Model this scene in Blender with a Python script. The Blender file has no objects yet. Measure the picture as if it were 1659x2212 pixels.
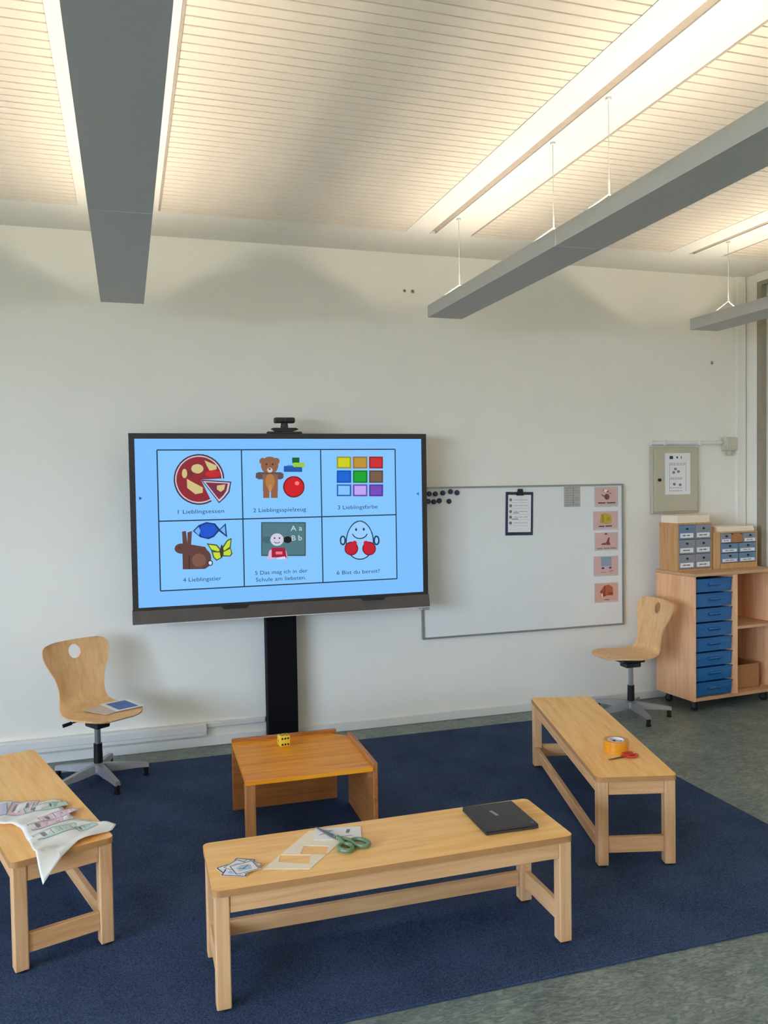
import bpy, bmesh, math, random
from mathutils import Matrix, Vector
random.seed(7)
R = math.radians
scene = bpy.context.scene
col = scene.collection

# ------------------------------------------------------------------ camera
CAM_RIGHT = Vector((0.954437, -0.297999, -0.015718))
CAM_DOWN = Vector((-0.025468, -0.028864, -0.999259))
CAM_FWD = Vector((0.297324, 0.954130, -0.035139))
cam_data = bpy.data.cameras.new('camera')
cam_data.sensor_fit = 'VERTICAL'
cam_data.sensor_height = 36.0
cam_data.lens = 1785.0 / 2212.0 * 36.0
cam_data.clip_start = 0.05
camera = bpy.data.objects.new('camera', cam_data)
m = Matrix.Identity(4)
for i, v in enumerate((CAM_RIGHT, -CAM_DOWN, -CAM_FWD)):
    for j in range(3):
        m[j][i] = v[j]
camera.matrix_world = Matrix.Translation((0.0, -5.141, 1.6)) @ m
col.objects.link(camera)
scene.camera = camera

# ------------------------------------------------------------------ world, exposure
SKY = (0.56, 0.73, 1.0)
SKY_STRENGTH = 27.0
TUBE_COLOUR = (1.0, 0.875, 0.71)
TUBE_STRENGTH = 80.0
world = bpy.data.worlds.new('overcast_sky')
scene.world = world
world.use_nodes = True
bg = world.node_tree.nodes['Background']
bg.inputs['Color'].default_value = (*SKY, 1)
bg.inputs['Strength'].default_value = SKY_STRENGTH
vs = scene.view_settings
vs.view_transform = 'Standard'
vs.look = 'None'
vs.gamma = 1.0
vs.use_curve_mapping = False
vs.exposure = 0.12
scene.cycles.max_bounces = 10
scene.cycles.diffuse_bounces = 7
scene.cycles.sample_clamp_indirect = 8.0

# ------------------------------------------------------------------ helpers
def lin(c):
    return tuple(((v / 255) / 12.92 if v / 255 <= 0.04045 else ((v / 255 + 0.055) / 1.055) ** 2.4) for v in c)

def nmat(name):
    mt = bpy.data.materials.new(name)
    mt.use_nodes = True
    nt = mt.node_tree
    return mt, nt, nt.nodes['Principled BSDF']

def plain(name, rgb, rough=0.6, metal=0.0, spec=0.5, var=0.06, scale=30.0, bump=0.0, coat=0.0):
    """a painted, moulded or metal surface: one colour with a fine mottling"""
    mt, nt, b = nmat(name)
    tc = nt.nodes.new('ShaderNodeTexCoord')
    nz = nt.nodes.new('ShaderNodeTexNoise')
    nz.inputs['Scale'].default_value = scale
    nz.inputs['Detail'].default_value = 4
    rp = nt.nodes.new('ShaderNodeValToRGB')
    c = lin(rgb)
    rp.color_ramp.elements[0].position = 0.3
    rp.color_ramp.elements[1].position = 0.7
    rp.color_ramp.elements[0].color = (*[v * (1 - var) for v in c], 1)
    rp.color_ramp.elements[1].color = (*[min(1, v * (1 + var)) for v in c], 1)
    nt.links.new(tc.outputs['Object'], nz.inputs['Vector'])
    nt.links.new(nz.outputs['Fac'], rp.inputs['Fac'])
    nt.links.new(rp.outputs['Color'], b.inputs['Base Color'])
    if bump:
        bp = nt.nodes.new('ShaderNodeBump')
        bp.inputs['Strength'].default_value = bump
        bp.inputs['Distance'].default_value = 0.002
        nt.links.new(nz.outputs['Fac'], bp.inputs['Height'])
        nt.links.new(bp.outputs['Normal'], b.inputs['Normal'])
    b.inputs['Roughness'].default_value = rough
    b.inputs['Metallic'].default_value = metal
    b.inputs['Specular IOR Level'].default_value = spec
    b.inputs['Coat Weight'].default_value = coat
    return mt

def emit(name, rgb, strength=1.0):
    mt, nt, b = nmat(name)
    b.inputs['Base Color'].default_value = (0.005, 0.005, 0.006, 1)
    b.inputs['Roughness'].default_value = 0.35
    b.inputs['Specular IOR Level'].default_value = 0.2
    b.inputs['Emission Color'].default_value = (*lin(rgb), 1)
    b.inputs['Emission Strength'].default_value = strength
    return mt

def wood(name, light, dark, axis='X', rough=0.42, grain=1.0, figure=0.5, spec=0.4, coat=0.0):
    """veneer or solid wood, fibres along the given axis of the object"""
    mt, nt, b = nmat(name)
    L = nt.links.new
    tc = nt.nodes.new('ShaderNodeTexCoord')
    mp = nt.nodes.new('ShaderNodeMapping')
    s = {'X': (1.6, 26, 26), 'Y': (26, 1.6, 26), 'Z': (26, 26, 1.6)}[axis]
    mp.inputs['Scale'].default_value = tuple(v * grain for v in s)
    n1 = nt.nodes.new('ShaderNodeTexNoise')
    n1.inputs['Scale'].default_value = 2.2
    n1.inputs['Detail'].default_value = 6
    n1.inputs['Distortion'].default_value = 0.6
    mp2 = nt.nodes.new('ShaderNodeMapping')
    s2 = {'X': (0.9, 5.5, 5.5), 'Y': (5.5, 0.9, 5.5), 'Z': (5.5, 5.5, 0.9)}[axis]
    mp2.inputs['Scale'].default_value = s2
    n2 = nt.nodes.new('ShaderNodeTexNoise')
    n2.inputs['Scale'].default_value = 1.4
    n2.inputs['Detail'].default_value = 2
    n2.inputs['Distortion'].default_value = 1.2
    wv = nt.nodes.new('ShaderNodeMath'); wv.operation = 'MULTIPLY'; wv.inputs[1].default_value = 16.0
    sn = nt.nodes.new('ShaderNodeMath'); sn.operation = 'SINE'
    ad = nt.nodes.new('ShaderNodeMath'); ad.operation = 'MULTIPLY_ADD'
    ad.inputs[1].default_value = 0.13 * figure
    rp = nt.nodes.new('ShaderNodeValToRGB')
    rp.color_ramp.elements[0].position = 0.30
    rp.color_ramp.elements[1].position = 0.68
    rp.color_ramp.elements[0].color = (*lin(dark), 1)
    rp.color_ramp.elements[1].color = (*lin(light), 1)
    L(tc.outputs['Object'], mp.inputs['Vector']); L(tc.outputs['Object'], mp2.inputs['Vector'])
    L(mp.outputs['Vector'], n1.inputs['Vector']); L(mp2.outputs['Vector'], n2.inputs['Vector'])
    L(n2.outputs['Fac'], wv.inputs[0]); L(wv.outputs[0], sn.inputs[0])
    L(sn.outputs[0], ad.inputs[0]); L(n1.outputs['Fac'], ad.inputs[2])
    L(ad.outputs[0], rp.inputs['Fac']); L(rp.outputs['Color'], b.inputs['Base Color'])
    bp = nt.nodes.new('ShaderNodeBump')
    bp.inputs['Strength'].default_value = 0.08
    bp.inputs['Distance'].default_value = 0.001
    L(n1.outputs['Fac'], bp.inputs['Height']); L(bp.outputs['Normal'], b.inputs['Normal'])
    b.inputs['Roughness'].default_value = rough
    b.inputs['Specular IOR Level'].default_value = spec
    b.inputs['Coat Weight'].default_value = coat
    b.inputs['Coat Roughness'].default_value = 0.15
    return mt

class MB:
    """collects simple shapes into one mesh"""
    def __init__(s):
        s.bm = bmesh.new(); s.mats = []
    def _slot(s, mat):
        if mat is None: return 0
        if mat not in s.mats: s.mats.append(mat)
        return s.mats.index(mat)
    def box(s, c, size, rz=0.0, mat=None, rot=None):
        g = bmesh.ops.create_cube(s.bm, size=1.0)
        M = Matrix.Translation(c) @ (rot if rot is not None else Matrix.Rotation(rz, 4, 'Z')) @ Matrix.Diagonal((*size, 1))
        bmesh.ops.transform(s.bm, matrix=M, verts=g['verts'])
        k = s._slot(mat)
        for f in {f for v in g['verts'] for f in v.link_faces}: f.material_index = k
        return s
    def span(s, x0, x1, y0, y1, z0, z1, mat=None):
        return s.box(((x0 + x1) / 2, (y0 + y1) / 2, (z0 + z1) / 2), (abs(x1 - x0), abs(y1 - y0), abs(z1 - z0)), mat=mat)
    def cyl(s, p0, p1, r0, r1=None, seg=20, mat=None, caps=True):
        p0 = Vector(p0); p1 = Vector(p1); r1 = r0 if r1 is None else r1
        d = p1 - p0
        g = bmesh.ops.create_cone(s.bm, cap_ends=caps, segments=seg, radius1=r0, radius2=r1, depth=d.length)
        M = Matrix.Translation((p0 + p1) / 2) @ d.to_track_quat('Z', 'Y').to_matrix().to_4x4()
        bmesh.ops.transform(s.bm, matrix=M, verts=g['verts'])
        k = s._slot(mat)
        for f in {f for v in g['verts'] for f in v.link_faces}: f.material_index = k
        return s
    def tube(s, pts, r, seg=8, mat=None, closed=False):
        pts = [Vector(p) for p in pts]; n = len(pts); rings = []
        for i, p in enumerate(pts):
            a = pts[(i - 1) % n] if (closed or i > 0) else p
            b = pts[(i + 1) % n] if (closed or i < n - 1) else p
            q = (b - a).normalized().to_track_quat('Z', 'Y')
            rr = r[i] if isinstance(r, (list, tuple)) else r
            rings.append([s.bm.verts.new(p + q @ Vector((rr * math.cos(2 * math.pi * k / seg), rr * math.sin(2 * math.pi * k / seg), 0))) for k in range(seg)])
        k = s._slot(mat)
        for i in range(n if closed else n - 1):
            A, B = rings[i], rings[(i + 1) % n]
            for j in range(seg):
                f = s.bm.faces.new((A[j], A[(j + 1) % seg], B[(j + 1) % seg], B[j])); f.material_index = k
        if not closed:
            for ring in (rings[0][::-1], rings[-1]):
                f = s.bm.faces.new(ring); f.material_index = k
        return s
    def prism(s, pts, h, axis='Z', base=0.0, mat=None):
        """polygon extruded by h; axis Z: pts are (x, y); axis Y: pts are (x, z); axis X: pts are (y, z)"""
        def P(a, b, w):
            return {'Z': (a, b, w), 'Y': (a, w, b), 'X': (w, a, b)}[axis]
        A = [s.bm.verts.new(P(a, b, base)) for a, b in pts]
        B = [s.bm.verts.new(P(a, b, base + h)) for a, b in pts]
        k = s._slot(mat); n = len(pts); fs = [s.bm.faces.new(A[::-1]), s.bm.faces.new(B)]
        for i in range(n):
            fs.append(s.bm.faces.new((A[i], A[(i + 1) % n], B[(i + 1) % n], B[i])))
        for f in fs: f.material_index = k
        return s
    def flat(s, pts, y, mat=None):
        """flat print facing -Y, pts are (x, z)"""
        vs_ = [s.bm.verts.new((a, y, b)) for a, b in pts]
        f = s.bm.faces.new(vs_); f.normal_update()
        if f.normal.y > 0: f.normal_flip()
        f.material_index = s._slot(mat)
        return s
    def lathe(s, prof, seg=24, mat=None, centre=(0, 0, 0)):
        rings = [[s.bm.verts.new((centre[0] + r * math.cos(2 * math.pi * k / seg), centre[1] + r * math.sin(2 * math.pi * k / seg), centre[2] + z)) for k in range(seg)] for r, z in prof]
        q = s._slot(mat)
        for A, B in zip(rings, rings[1:]):
            for j in range(seg):
                f = s.bm.faces.new((A[j], A[(j + 1) % seg], B[(j + 1) % seg], B[j])); f.material_index = q
        return s
    def bevel(s, w, seg=2, angle=40):
        es = [e for e in s.bm.edges if len(e.link_faces) == 2 and e.calc_face_angle(0) > R(angle)]
        bmesh.ops.bevel(s.bm, geom=es, offset=w, segments=seg, profile=0.5, affect='EDGES', clamp_overlap=True)
        return s
    def mesh(s, name, mat=None, smooth=False):
        bmesh.ops.recalc_face_normals(s.bm, faces=[f for f in s.bm.faces])
        me = bpy.data.meshes.new(name)
        s.bm.to_mesh(me); s.bm.free()
        for mt in (s.mats or [mat]): me.materials.append(mt)
        if smooth:
            for p in me.polygons: p.use_smooth = True
            me.set_sharp_from_angle(angle=R(smooth if smooth is not True else 40))
        return me
    def build(s, name, mat=None, parent=None, loc=None, rz=0.0, smooth=False):
        return link(name, s.mesh(name, mat, smooth), parent, loc, rz)

def link(name, me, parent=None, loc=None, rz=0.0):
    o = bpy.data.objects.new(name, me)
    col.objects.link(o)
    if parent is not None: o.parent = parent
    if loc is not None: o.location = loc
    if rz: o.rotation_euler.z = rz
    return o

def tag(o, label=None, cat=None, group=None, kind=None):
    if label: o['label'] = label
    if cat: o['category'] = cat
    if group: o['group'] = group
    if kind: o['kind'] = kind
    return o

def thing(name, loc, rz=0.0, label=None, cat=None, group=None):
    o = bpy.data.objects.new(name, None)
    o.empty_display_size = 0.05
    col.objects.link(o)
    o.location = loc; o.rotation_euler.z = rz
    return tag(o, label, cat, group)

def copy_tree(o, parent=None):
    c = o.copy(); col.objects.link(c); c.parent = parent
    for ch in list(o.children): copy_tree(ch, c)
    return c

def text_mesh(body, width=None, size=0.03, align='CENTER'):
    """lettering as a flat mesh in the XZ plane, facing -Y, centred on the origin"""
    cu = bpy.data.curves.new('lettering', 'FONT')
    cu.body = body; cu.size = size; cu.align_x = align; cu.align_y = 'CENTER'; cu.resolution_u = 3
    tmp = bpy.data.objects.new('lettering', cu)
    me = bpy.data.meshes.new_from_object(tmp)
    bpy.data.objects.remove(tmp); bpy.data.curves.remove(cu)
    xs = [v.co.x for v in me.vertices]
    k = 1.0 if not width else width / max(1e-6, max(xs) - min(xs))
    me.transform(Matrix.Rotation(R(90), 4, 'X') @ Matrix.Diagonal((k, 1, 1, 1)))
    return me

def bar_marks(mb, x0, x1, z, h, y, mat, n=4, seed=1):
    """a line of print too small to read, as short dark dashes of word length"""
    rnd = random.Random(seed); x = x0; w = (x1 - x0) / n
    for i in range(n):
        a = x + rnd.uniform(0.02, 0.1) * w; b = x + rnd.uniform(0.8, 0.97) * w
        mb.flat([(a, z - h / 2), (b, z - h / 2), (b, z + h / 2), (a, z + h / 2)], y, mat)
        x += w

def carve(me, cutter):
    """boolean difference of two meshes, returned as a new mesh"""
    a = bpy.data.objects.new('carve_a', me); b = bpy.data.objects.new('carve_b', cutter)
    col.objects.link(a); col.objects.link(b)
    md = a.modifiers.new('cut', 'BOOLEAN'); md.object = b; md.operation = 'DIFFERENCE'; md.solver = 'EXACT'
    dg = bpy.context.evaluated_depsgraph_get(); dg.update()
    out = bpy.data.meshes.new_from_object(a.evaluated_get(dg))
    bpy.data.objects.remove(a); bpy.data.objects.remove(b)
    return out

# ------------------------------------------------------------------ materials
M = {}
M['wall'] = plain('wall_paint', (243, 238, 226), 0.85, var=0.012, scale=3.0, bump=0.02)
M['ceiling'] = plain('ceiling_paint', (238, 234, 224), 0.8, var=0.01, scale=8)
M['slat'] = plain('slat_paint', (231, 220, 203), 0.75, var=0.03, scale=6)
M['gap'] = plain('gap_felt', (120, 108, 95), 0.95)
M['rail'] = plain('rail_and_shade_grey', (170, 157, 142), 0.6)
M['white'] = plain('white_plastic', (228, 226, 220), 0.5, var=0.01, scale=5)
M['cream'] = plain('cream_plastic', (206, 200, 178), 0.5)
M['panelgrey'] = plain('panel_enamel', (188, 182, 158), 0.5, var=0.02)
M['lampgrey'] = plain('lamp_enamel', (186, 182, 174), 0.55, var=0.02)
M['lampin'] = plain('lamp_inside', (118, 116, 112), 0.6)
M['wire'] = plain('wire_steel', (222, 220, 212), 0.45, 0.1)
M['black'] = plain('black_plastic', (17, 17, 19), 0.45)
M['blackpost'] = plain('black_steel', (7, 8, 12), 0.7, spec=0.15)
M['bezel'] = plain('dark_bezel', (36, 34, 35), 0.4)
M['bezelbar'] = plain('grey_bar', (82, 77, 75), 0.4, 0.3)
M['silver'] = plain('silver_trim', (214, 210, 204), 0.4, 0.0)
M['alu'] = plain('aluminium', (176, 176, 172), 0.35, 0.7)
M['boardframe'] = plain('board_frame', (150, 149, 143), 0.4, 0.5)
M['board'] = plain('board_enamel', (236, 236, 230), 0.3, var=0.008, scale=4)
M['navy'] = plain('navy_plastic', (30, 36, 66), 0.4)
M['paper'] = plain('paper', (240, 236, 234), 0.8, var=0.015)
M['paperwarm'] = plain('paper_warm', (250, 232, 204), 0.8, var=0.015)
M['greypaper'] = plain('grey_paper', (176, 174, 166), 0.8)
M['ink'] = plain('ink', (62, 58, 60), 0.8)
M['inkgrey'] = plain('ink_grey', (128, 124, 118), 0.8)
M['foot'] = plain('felt_foot', (28, 24, 22), 0.9)
M['chrome'] = plain('chrome', (176, 178, 182), 0.3, 0.8)
M['greymetal'] = plain('grey_cast_metal', (158, 160, 164), 0.45, 0.5)
M['bench'] = wood('bench_top_birch', (253, 203, 130), (242, 180, 100), 'X', 0.4, 0.8, 1.0, 0.25)
M['benchx'] = wood('bench_rail_beech', (222, 174, 124), (200, 148, 98), 'X', 0.5)
M['benchy'] = wood('bench_end_rail_beech', (222, 174, 124), (200, 148, 98), 'Y', 0.5)
M['benchz'] = wood('bench_leg_beech', (224, 178, 130), (202, 152, 104), 'Z', 0.5)
M['edge'] = plain('plywood_edge', (176, 126, 76), 0.6)
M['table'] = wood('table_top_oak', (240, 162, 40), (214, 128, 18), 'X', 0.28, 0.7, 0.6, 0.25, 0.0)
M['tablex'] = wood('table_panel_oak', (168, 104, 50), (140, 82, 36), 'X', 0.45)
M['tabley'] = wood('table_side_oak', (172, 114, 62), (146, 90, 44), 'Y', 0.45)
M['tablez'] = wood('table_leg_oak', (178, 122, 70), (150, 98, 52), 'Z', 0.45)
M['shell'] = wood('chair_beech_veneer', (234, 190, 136), (216, 168, 114), 'Z', 0.38, 0.7, 0.7)
M['cab'] = wood('cabinet_beech', (246, 194, 148), (232, 170, 124), 'Z', 0.5, 0.7, 0.9)
M['cabx'] = wood('cabinet_beech_long', (208, 166, 122), (190, 144, 102), 'X', 0.5, 0.7)
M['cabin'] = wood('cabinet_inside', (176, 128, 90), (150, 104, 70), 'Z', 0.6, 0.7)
M['box'] = wood('organizer_pine', (206, 160, 106), (184, 136, 84), 'Z', 0.5)
M['tray'] = plain('blue_tray_plastic', (18, 92, 150), 0.35, var=0.05)
M['traydark'] = plain('blue_tray_shadow_gap', (10, 40, 78), 0.5)
M['greydrawer'] = plain('grey_drawer_card', (134, 138, 146), 0.6)
M['bluedrawer'] = plain('blue_drawer_card', (104, 130, 156), 0.6)
M['carton'] = plain('carton', (170, 118, 74), 0.8)
M['yellow'] = plain('yellow_foam', (226, 186, 44), 0.6)
M['tape'] = plain('amber_tape', (222, 146, 28), 0.3, var=0.1, scale=60, coat=0.3)
M['red'] = plain('red_plastic', (176, 40, 24), 0.4)
M['green'] = plain('sage_plastic', (96, 122, 88), 0.45)
M['steel'] = plain('blade_steel', (120, 116, 112), 0.3, 0.7)
M['laptop'] = plain('charcoal_case', (40, 40, 43), 0.5, var=0.08, scale=200)
M['bluecard'] = plain('blue_card', (58, 104, 170), 0.5, var=0.25, scale=12)
M['foil'] = plain('plastic_foil', (244, 240, 232), 0.3, var=0.03)

def linoleum():
    mt, nt, b = nmat('green_grey_linoleum'); L = nt.links.new
    tc = nt.nodes.new('ShaderNodeTexCoord')
    mp = nt.nodes.new('ShaderNodeMapping'); mp.inputs['Scale'].default_value = (1.0, 2.6, 1.0); mp.inputs['Rotation'].default_value = (0, 0, R(8))
    n1 = nt.nodes.new('ShaderNodeTexNoise'); n1.inputs['Scale'].default_value = 24; n1.inputs['Detail'].default_value = 8; n1.inputs['Distortion'].default_value = 1.4; n1.inputs['Roughness'].default_value = 0.62
    n2 = nt.nodes.new('ShaderNodeTexNoise'); n2.inputs['Scale'].default_value = 5; n2.inputs['Detail'].default_value = 3
    rp = nt.nodes.new('ShaderNodeValToRGB')
    e = rp.color_ramp.elements
    e[0].position = 0.32; e[0].color = (*lin((78, 88, 88)), 1)
    e[1].position = 0.72; e[1].color = (*lin((146, 156, 146)), 1)
    k = e.new(0.5); k.color = (*lin((108, 120, 117)), 1)
    ad = nt.nodes.new('ShaderNodeMath'); ad.operation = 'MULTIPLY_ADD'; ad.inputs[1].default_value = 0.35
    sb = nt.nodes.new('ShaderNodeMath'); sb.operation = 'SUBTRACT'; sb.inputs[1].default_value = 0.175
    L(tc.outputs['Object'], mp.inputs['Vector']); L(mp.outputs['Vector'], n1.inputs['Vector']); L(tc.outputs['Object'], n2.inputs['Vector'])
    L(n2.outputs['Fac'], ad.inputs[0]); L(n1.outputs['Fac'], ad.inputs[2]); L(ad.outputs[0], sb.inputs[0]); L(sb.outputs[0], rp.inputs['Fac'])
    L(rp.outputs['Color'], b.inputs['Base Color'])
    b.inputs['Roughness'].default_value = 0.42; b.inputs['Specular IOR Level'].default_value = 0.35
    return mt

def carpet_mat():
    mt, nt, b = nmat('navy_carpet'); L = nt.links.new
    tc = nt.nodes.new('ShaderNodeTexCoord')
    n1 = nt.nodes.new('ShaderNodeTexNoise'); n1.inputs['Scale'].default_value = 260; n1.inputs['Detail'].default_value = 3
    n2 = nt.nodes.new('ShaderNodeTexNoise'); n2.inputs['Scale'].default_value = 4; n2.inputs['Detail'].default_value = 3
    mx = nt.nodes.new('ShaderNodeMath'); mx.operation = 'MULTIPLY_ADD'; mx.inputs[1].default_value = 0.3
    rp = nt.nodes.new('ShaderNodeValToRGB')
    rp.color_ramp.elements[0].position = 0.45; rp.color_ramp.elements[1].position = 0.85
    rp.color_ramp.elements[0].color = (*lin((32, 44, 67)), 1); rp.color_ramp.elements[1].color = (*lin((68, 83, 114)), 1)
    L(tc.outputs['Object'], n1.inputs['Vector']); L(tc.outputs['Object'], n2.inputs['Vector'])
    L(n2.outputs['Fac'], mx.inputs[0]); L(n1.outputs['Fac'], mx.inputs[2]); L(mx.outputs[0], rp.inputs['Fac']); L(rp.outputs['Color'], b.inputs['Base Color'])
    bp = nt.nodes.new('ShaderNodeBump'); bp.inputs['Strength'].default_value = 0.5; bp.inputs['Distance'].default_value = 0.003
    L(n1.outputs['Fac'], bp.inputs['Height']); L(bp.outputs['Normal'], b.inputs['Normal'])
    b.inputs['Roughness'].default_value = 1.0; b.inputs['Specular IOR Level'].default_value = 0.03
    b.inputs['Sheen Weight'].default_value = 0.0
    return mt
M['lino'] = linoleum()
M['carpet'] = carpet_mat()

# ------------------------------------------------------------------ the room
XL, XR, YF, H = -4.35, 4.50, -8.6, 3.09
MB().span(XL - 0.2, XR + 0.2, YF - 0.2, 0.2, -0.12, 0.0).build('floor', M['lino'])['kind'] = 'structure'
MB().span(XL - 0.2, XR + 0.2, 0.0, 0.2, 0.0, 3.3).build('wall_back', M['wall'])['kind'] = 'structure'
MB().span(XL - 0.2, XR + 0.2, YF - 0.2, YF, 0.0, 3.3).build('wall_front', M['wall'])['kind'] = 'structure'
# right wall with a shallow recess: pier beside the corner and header above
wr = MB().span(XR, XR + 0.2, YF, 0.0, 0.0, 3.3).build('wall_right', M['wall']); wr['kind'] = 'structure'
MB().span(4.45, 4.4995, -0.125, -0.0005, 0.0, 3.0885).bevel(0.004, 1).build('pier', M['wall'], wr)
MB().span(4.45, 4.4995, YF + 0.001, -0.1255, 3.026, 3.0885).build('header', M['wall'], wr)
# left wall with three windows that let the daylight in
WIN = [(-8.3, -6.8), (-6.6, -5.1), (-4.9, -3.4)]
WZ0, WZ1 = 0.80, 2.55
wl = MB()
ys = [YF] + [v for w in WIN for v in w] + [0.0]
for i in range(0, len(ys), 2): wl.span(XL - 0.2, XL, ys[i], ys[i + 1], 0, 3.3)
for a, b_ in WIN:
    wl.span(XL - 0.2, XL, a, b_, 0, WZ0); wl.span(XL - 0.2, XL, a, b_, WZ1, 3.3)
wl.build('wall_left', M['wall'])['kind'] = 'structure'
for i, (a, b_) in enumerate(WIN):
    w = thing('window_%d' % (i + 1), (XL - 0.12, (a + b_) / 2, WZ0)); w['kind'] = 'structure'
    L_ = (b_ - a) / 2; hh = WZ1 - WZ0
    fr = MB()
    for s in (-1, 1): fr.span(-0.03, 0.03, s * L_, s * (L_ - 0.06), 0, hh)
    fr.span(-0.03, 0.03, -L_ + 0.06, L_ - 0.06, 0, 0.06).span(-0.03, 0.03, -L_ + 0.06, L_ - 0.06, hh - 0.06, hh).span(-0.025, 0.025, -0.03, 0.03, 0.06, hh - 0.06)
    fr.build('window_frame', M['white'], w)
    MB().span(0.035, 0.20, -L_ - 0.03, L_ + 0.03, -0.03, -0.001).bevel(0.004, 1).build('window_sill', M['white'], w)
    pd = bpy.data.lights.new('daylight_portal', 'AREA'); pd.shape = 'RECTANGLE'; pd.size = hh; pd.size_y = b_ - a
    pd.cycles.is_portal = True
    po = bpy.data.objects.new('daylight_portal', pd); col.objects.link(po)
    po.location = (XL - 0.21, (a + b_) / 2, (WZ0 + WZ1) / 2); po.rotation_euler = (0, R(-90), 0)

# ceiling: slab, smooth border along the wall, slatted bays and smooth strips over the lamp rows
LX = [-3.645, -1.82, 0.007, 1.835, 3.67]
ce = MB().span(XL - 0.2, XR + 0.2, YF - 0.2, 0.2, H + 0.028, H + 0.2).build('ceiling', M['gap']); ce['kind'] = 'structure'
YB = -0.452
MB().span(XL + 0.0005, 4.4995, YB, -0.0005, H, H + 0.0275).build('ceiling_border', M['ceiling'], ce)
for cx in LX:
    MB().span(cx - 0.212, cx - 0.066, YF + 0.001, YB - 0.0005, H - 0.002, H + 0.0275).build('ceiling_strip', M['ceiling'], ce)
    MB().span(cx - 0.024, cx + 0.197, YF + 0.001, YB - 0.0005, H - 0.002, H + 0.0275).build('ceiling_strip', M['ceiling'], ce)
    MB().span(cx - 0.0655, cx - 0.0245, YF + 0.001, YB - 0.04, H + 0.003, H + 0.0275).build('ceiling_rail', M['rail'], ce)
    MB().span(cx + 0.1975, cx + 0.208, YF + 0.001, YB - 0.03, H - 0.0035, H + 0.0275).build('ceiling_groove_shade', M['rail'], ce)  # solid grey strip paints the dark line of a shadow groove
bays = [(XL + 0.0005, LX[0] - 0.2125)] + [(LX[i] + 0.2085, LX[i + 1] - 0.2125) for i in range(4)] + [(LX[4] + 0.2085, 4.4495)]
PITCH = 0.0560; GAPW = 0.0068
for bi, (x0, x1) in enumerate(bays):
    me = MB().span(-(x1 - x0) / 2, (x1 - x0) / 2, -(PITCH - GAPW), 0, 0, 0.014).bevel(0.0015, 1).mesh('ceiling_slat', M['slat'])
    rest = MB(); n = 0; y = YB - 0.003
    while y - PITCH > YF:
        if n < 50 and bi > 1:
            link('ceiling_slat', me, ce, ((x0 + x1) / 2, y, H))
        else:
            rest.span(x0, x1, y - (PITCH - GAPW), y, H, H + 0.014)
        y -= PITCH; n += 1
    o = rest.build('ceiling_slats', M['slat'], ce); o['kind'] = 'stuff'

tag(MB().span(-60, XL - 0.25, -40, 40, -0.6, -0.5).build('unseen_ground', plain('unseen_ground_green', (96, 104, 78), 0.9, var=0.3, scale=2)), kind='structure')  # unseen dark ground, added to cut light rising through the windows

# skirting, cable trunking and the boxed-in duct in the corner
MB().span(XL + 0.001, 4.36, -0.014, -0.0005, 0.0005, 0.058).bevel(0.003, 1).build('baseboard_back', M['white'])['kind'] = 'structure'
fr_ = MB().span(4.455, 4.4992, -0.172, -0.1258, 0.0005, 3.0255).span(4.455, 4.4992, YF + 0.002, -0.172, 3.000, 3.0255).build('recess_strip', plain('grey_brown_strip', (150, 142, 126), 0.6)); fr_['kind'] = 'structure'  # darker grey-brown strip down the recess corner and under the header
duct = MB().span(4.362, 4.44, -0.03, -0.0005, 0.0005, 3.0895).bevel(0.003, 1).build('trim_1', M['wall']); duct['kind'] = 'structure'

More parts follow.
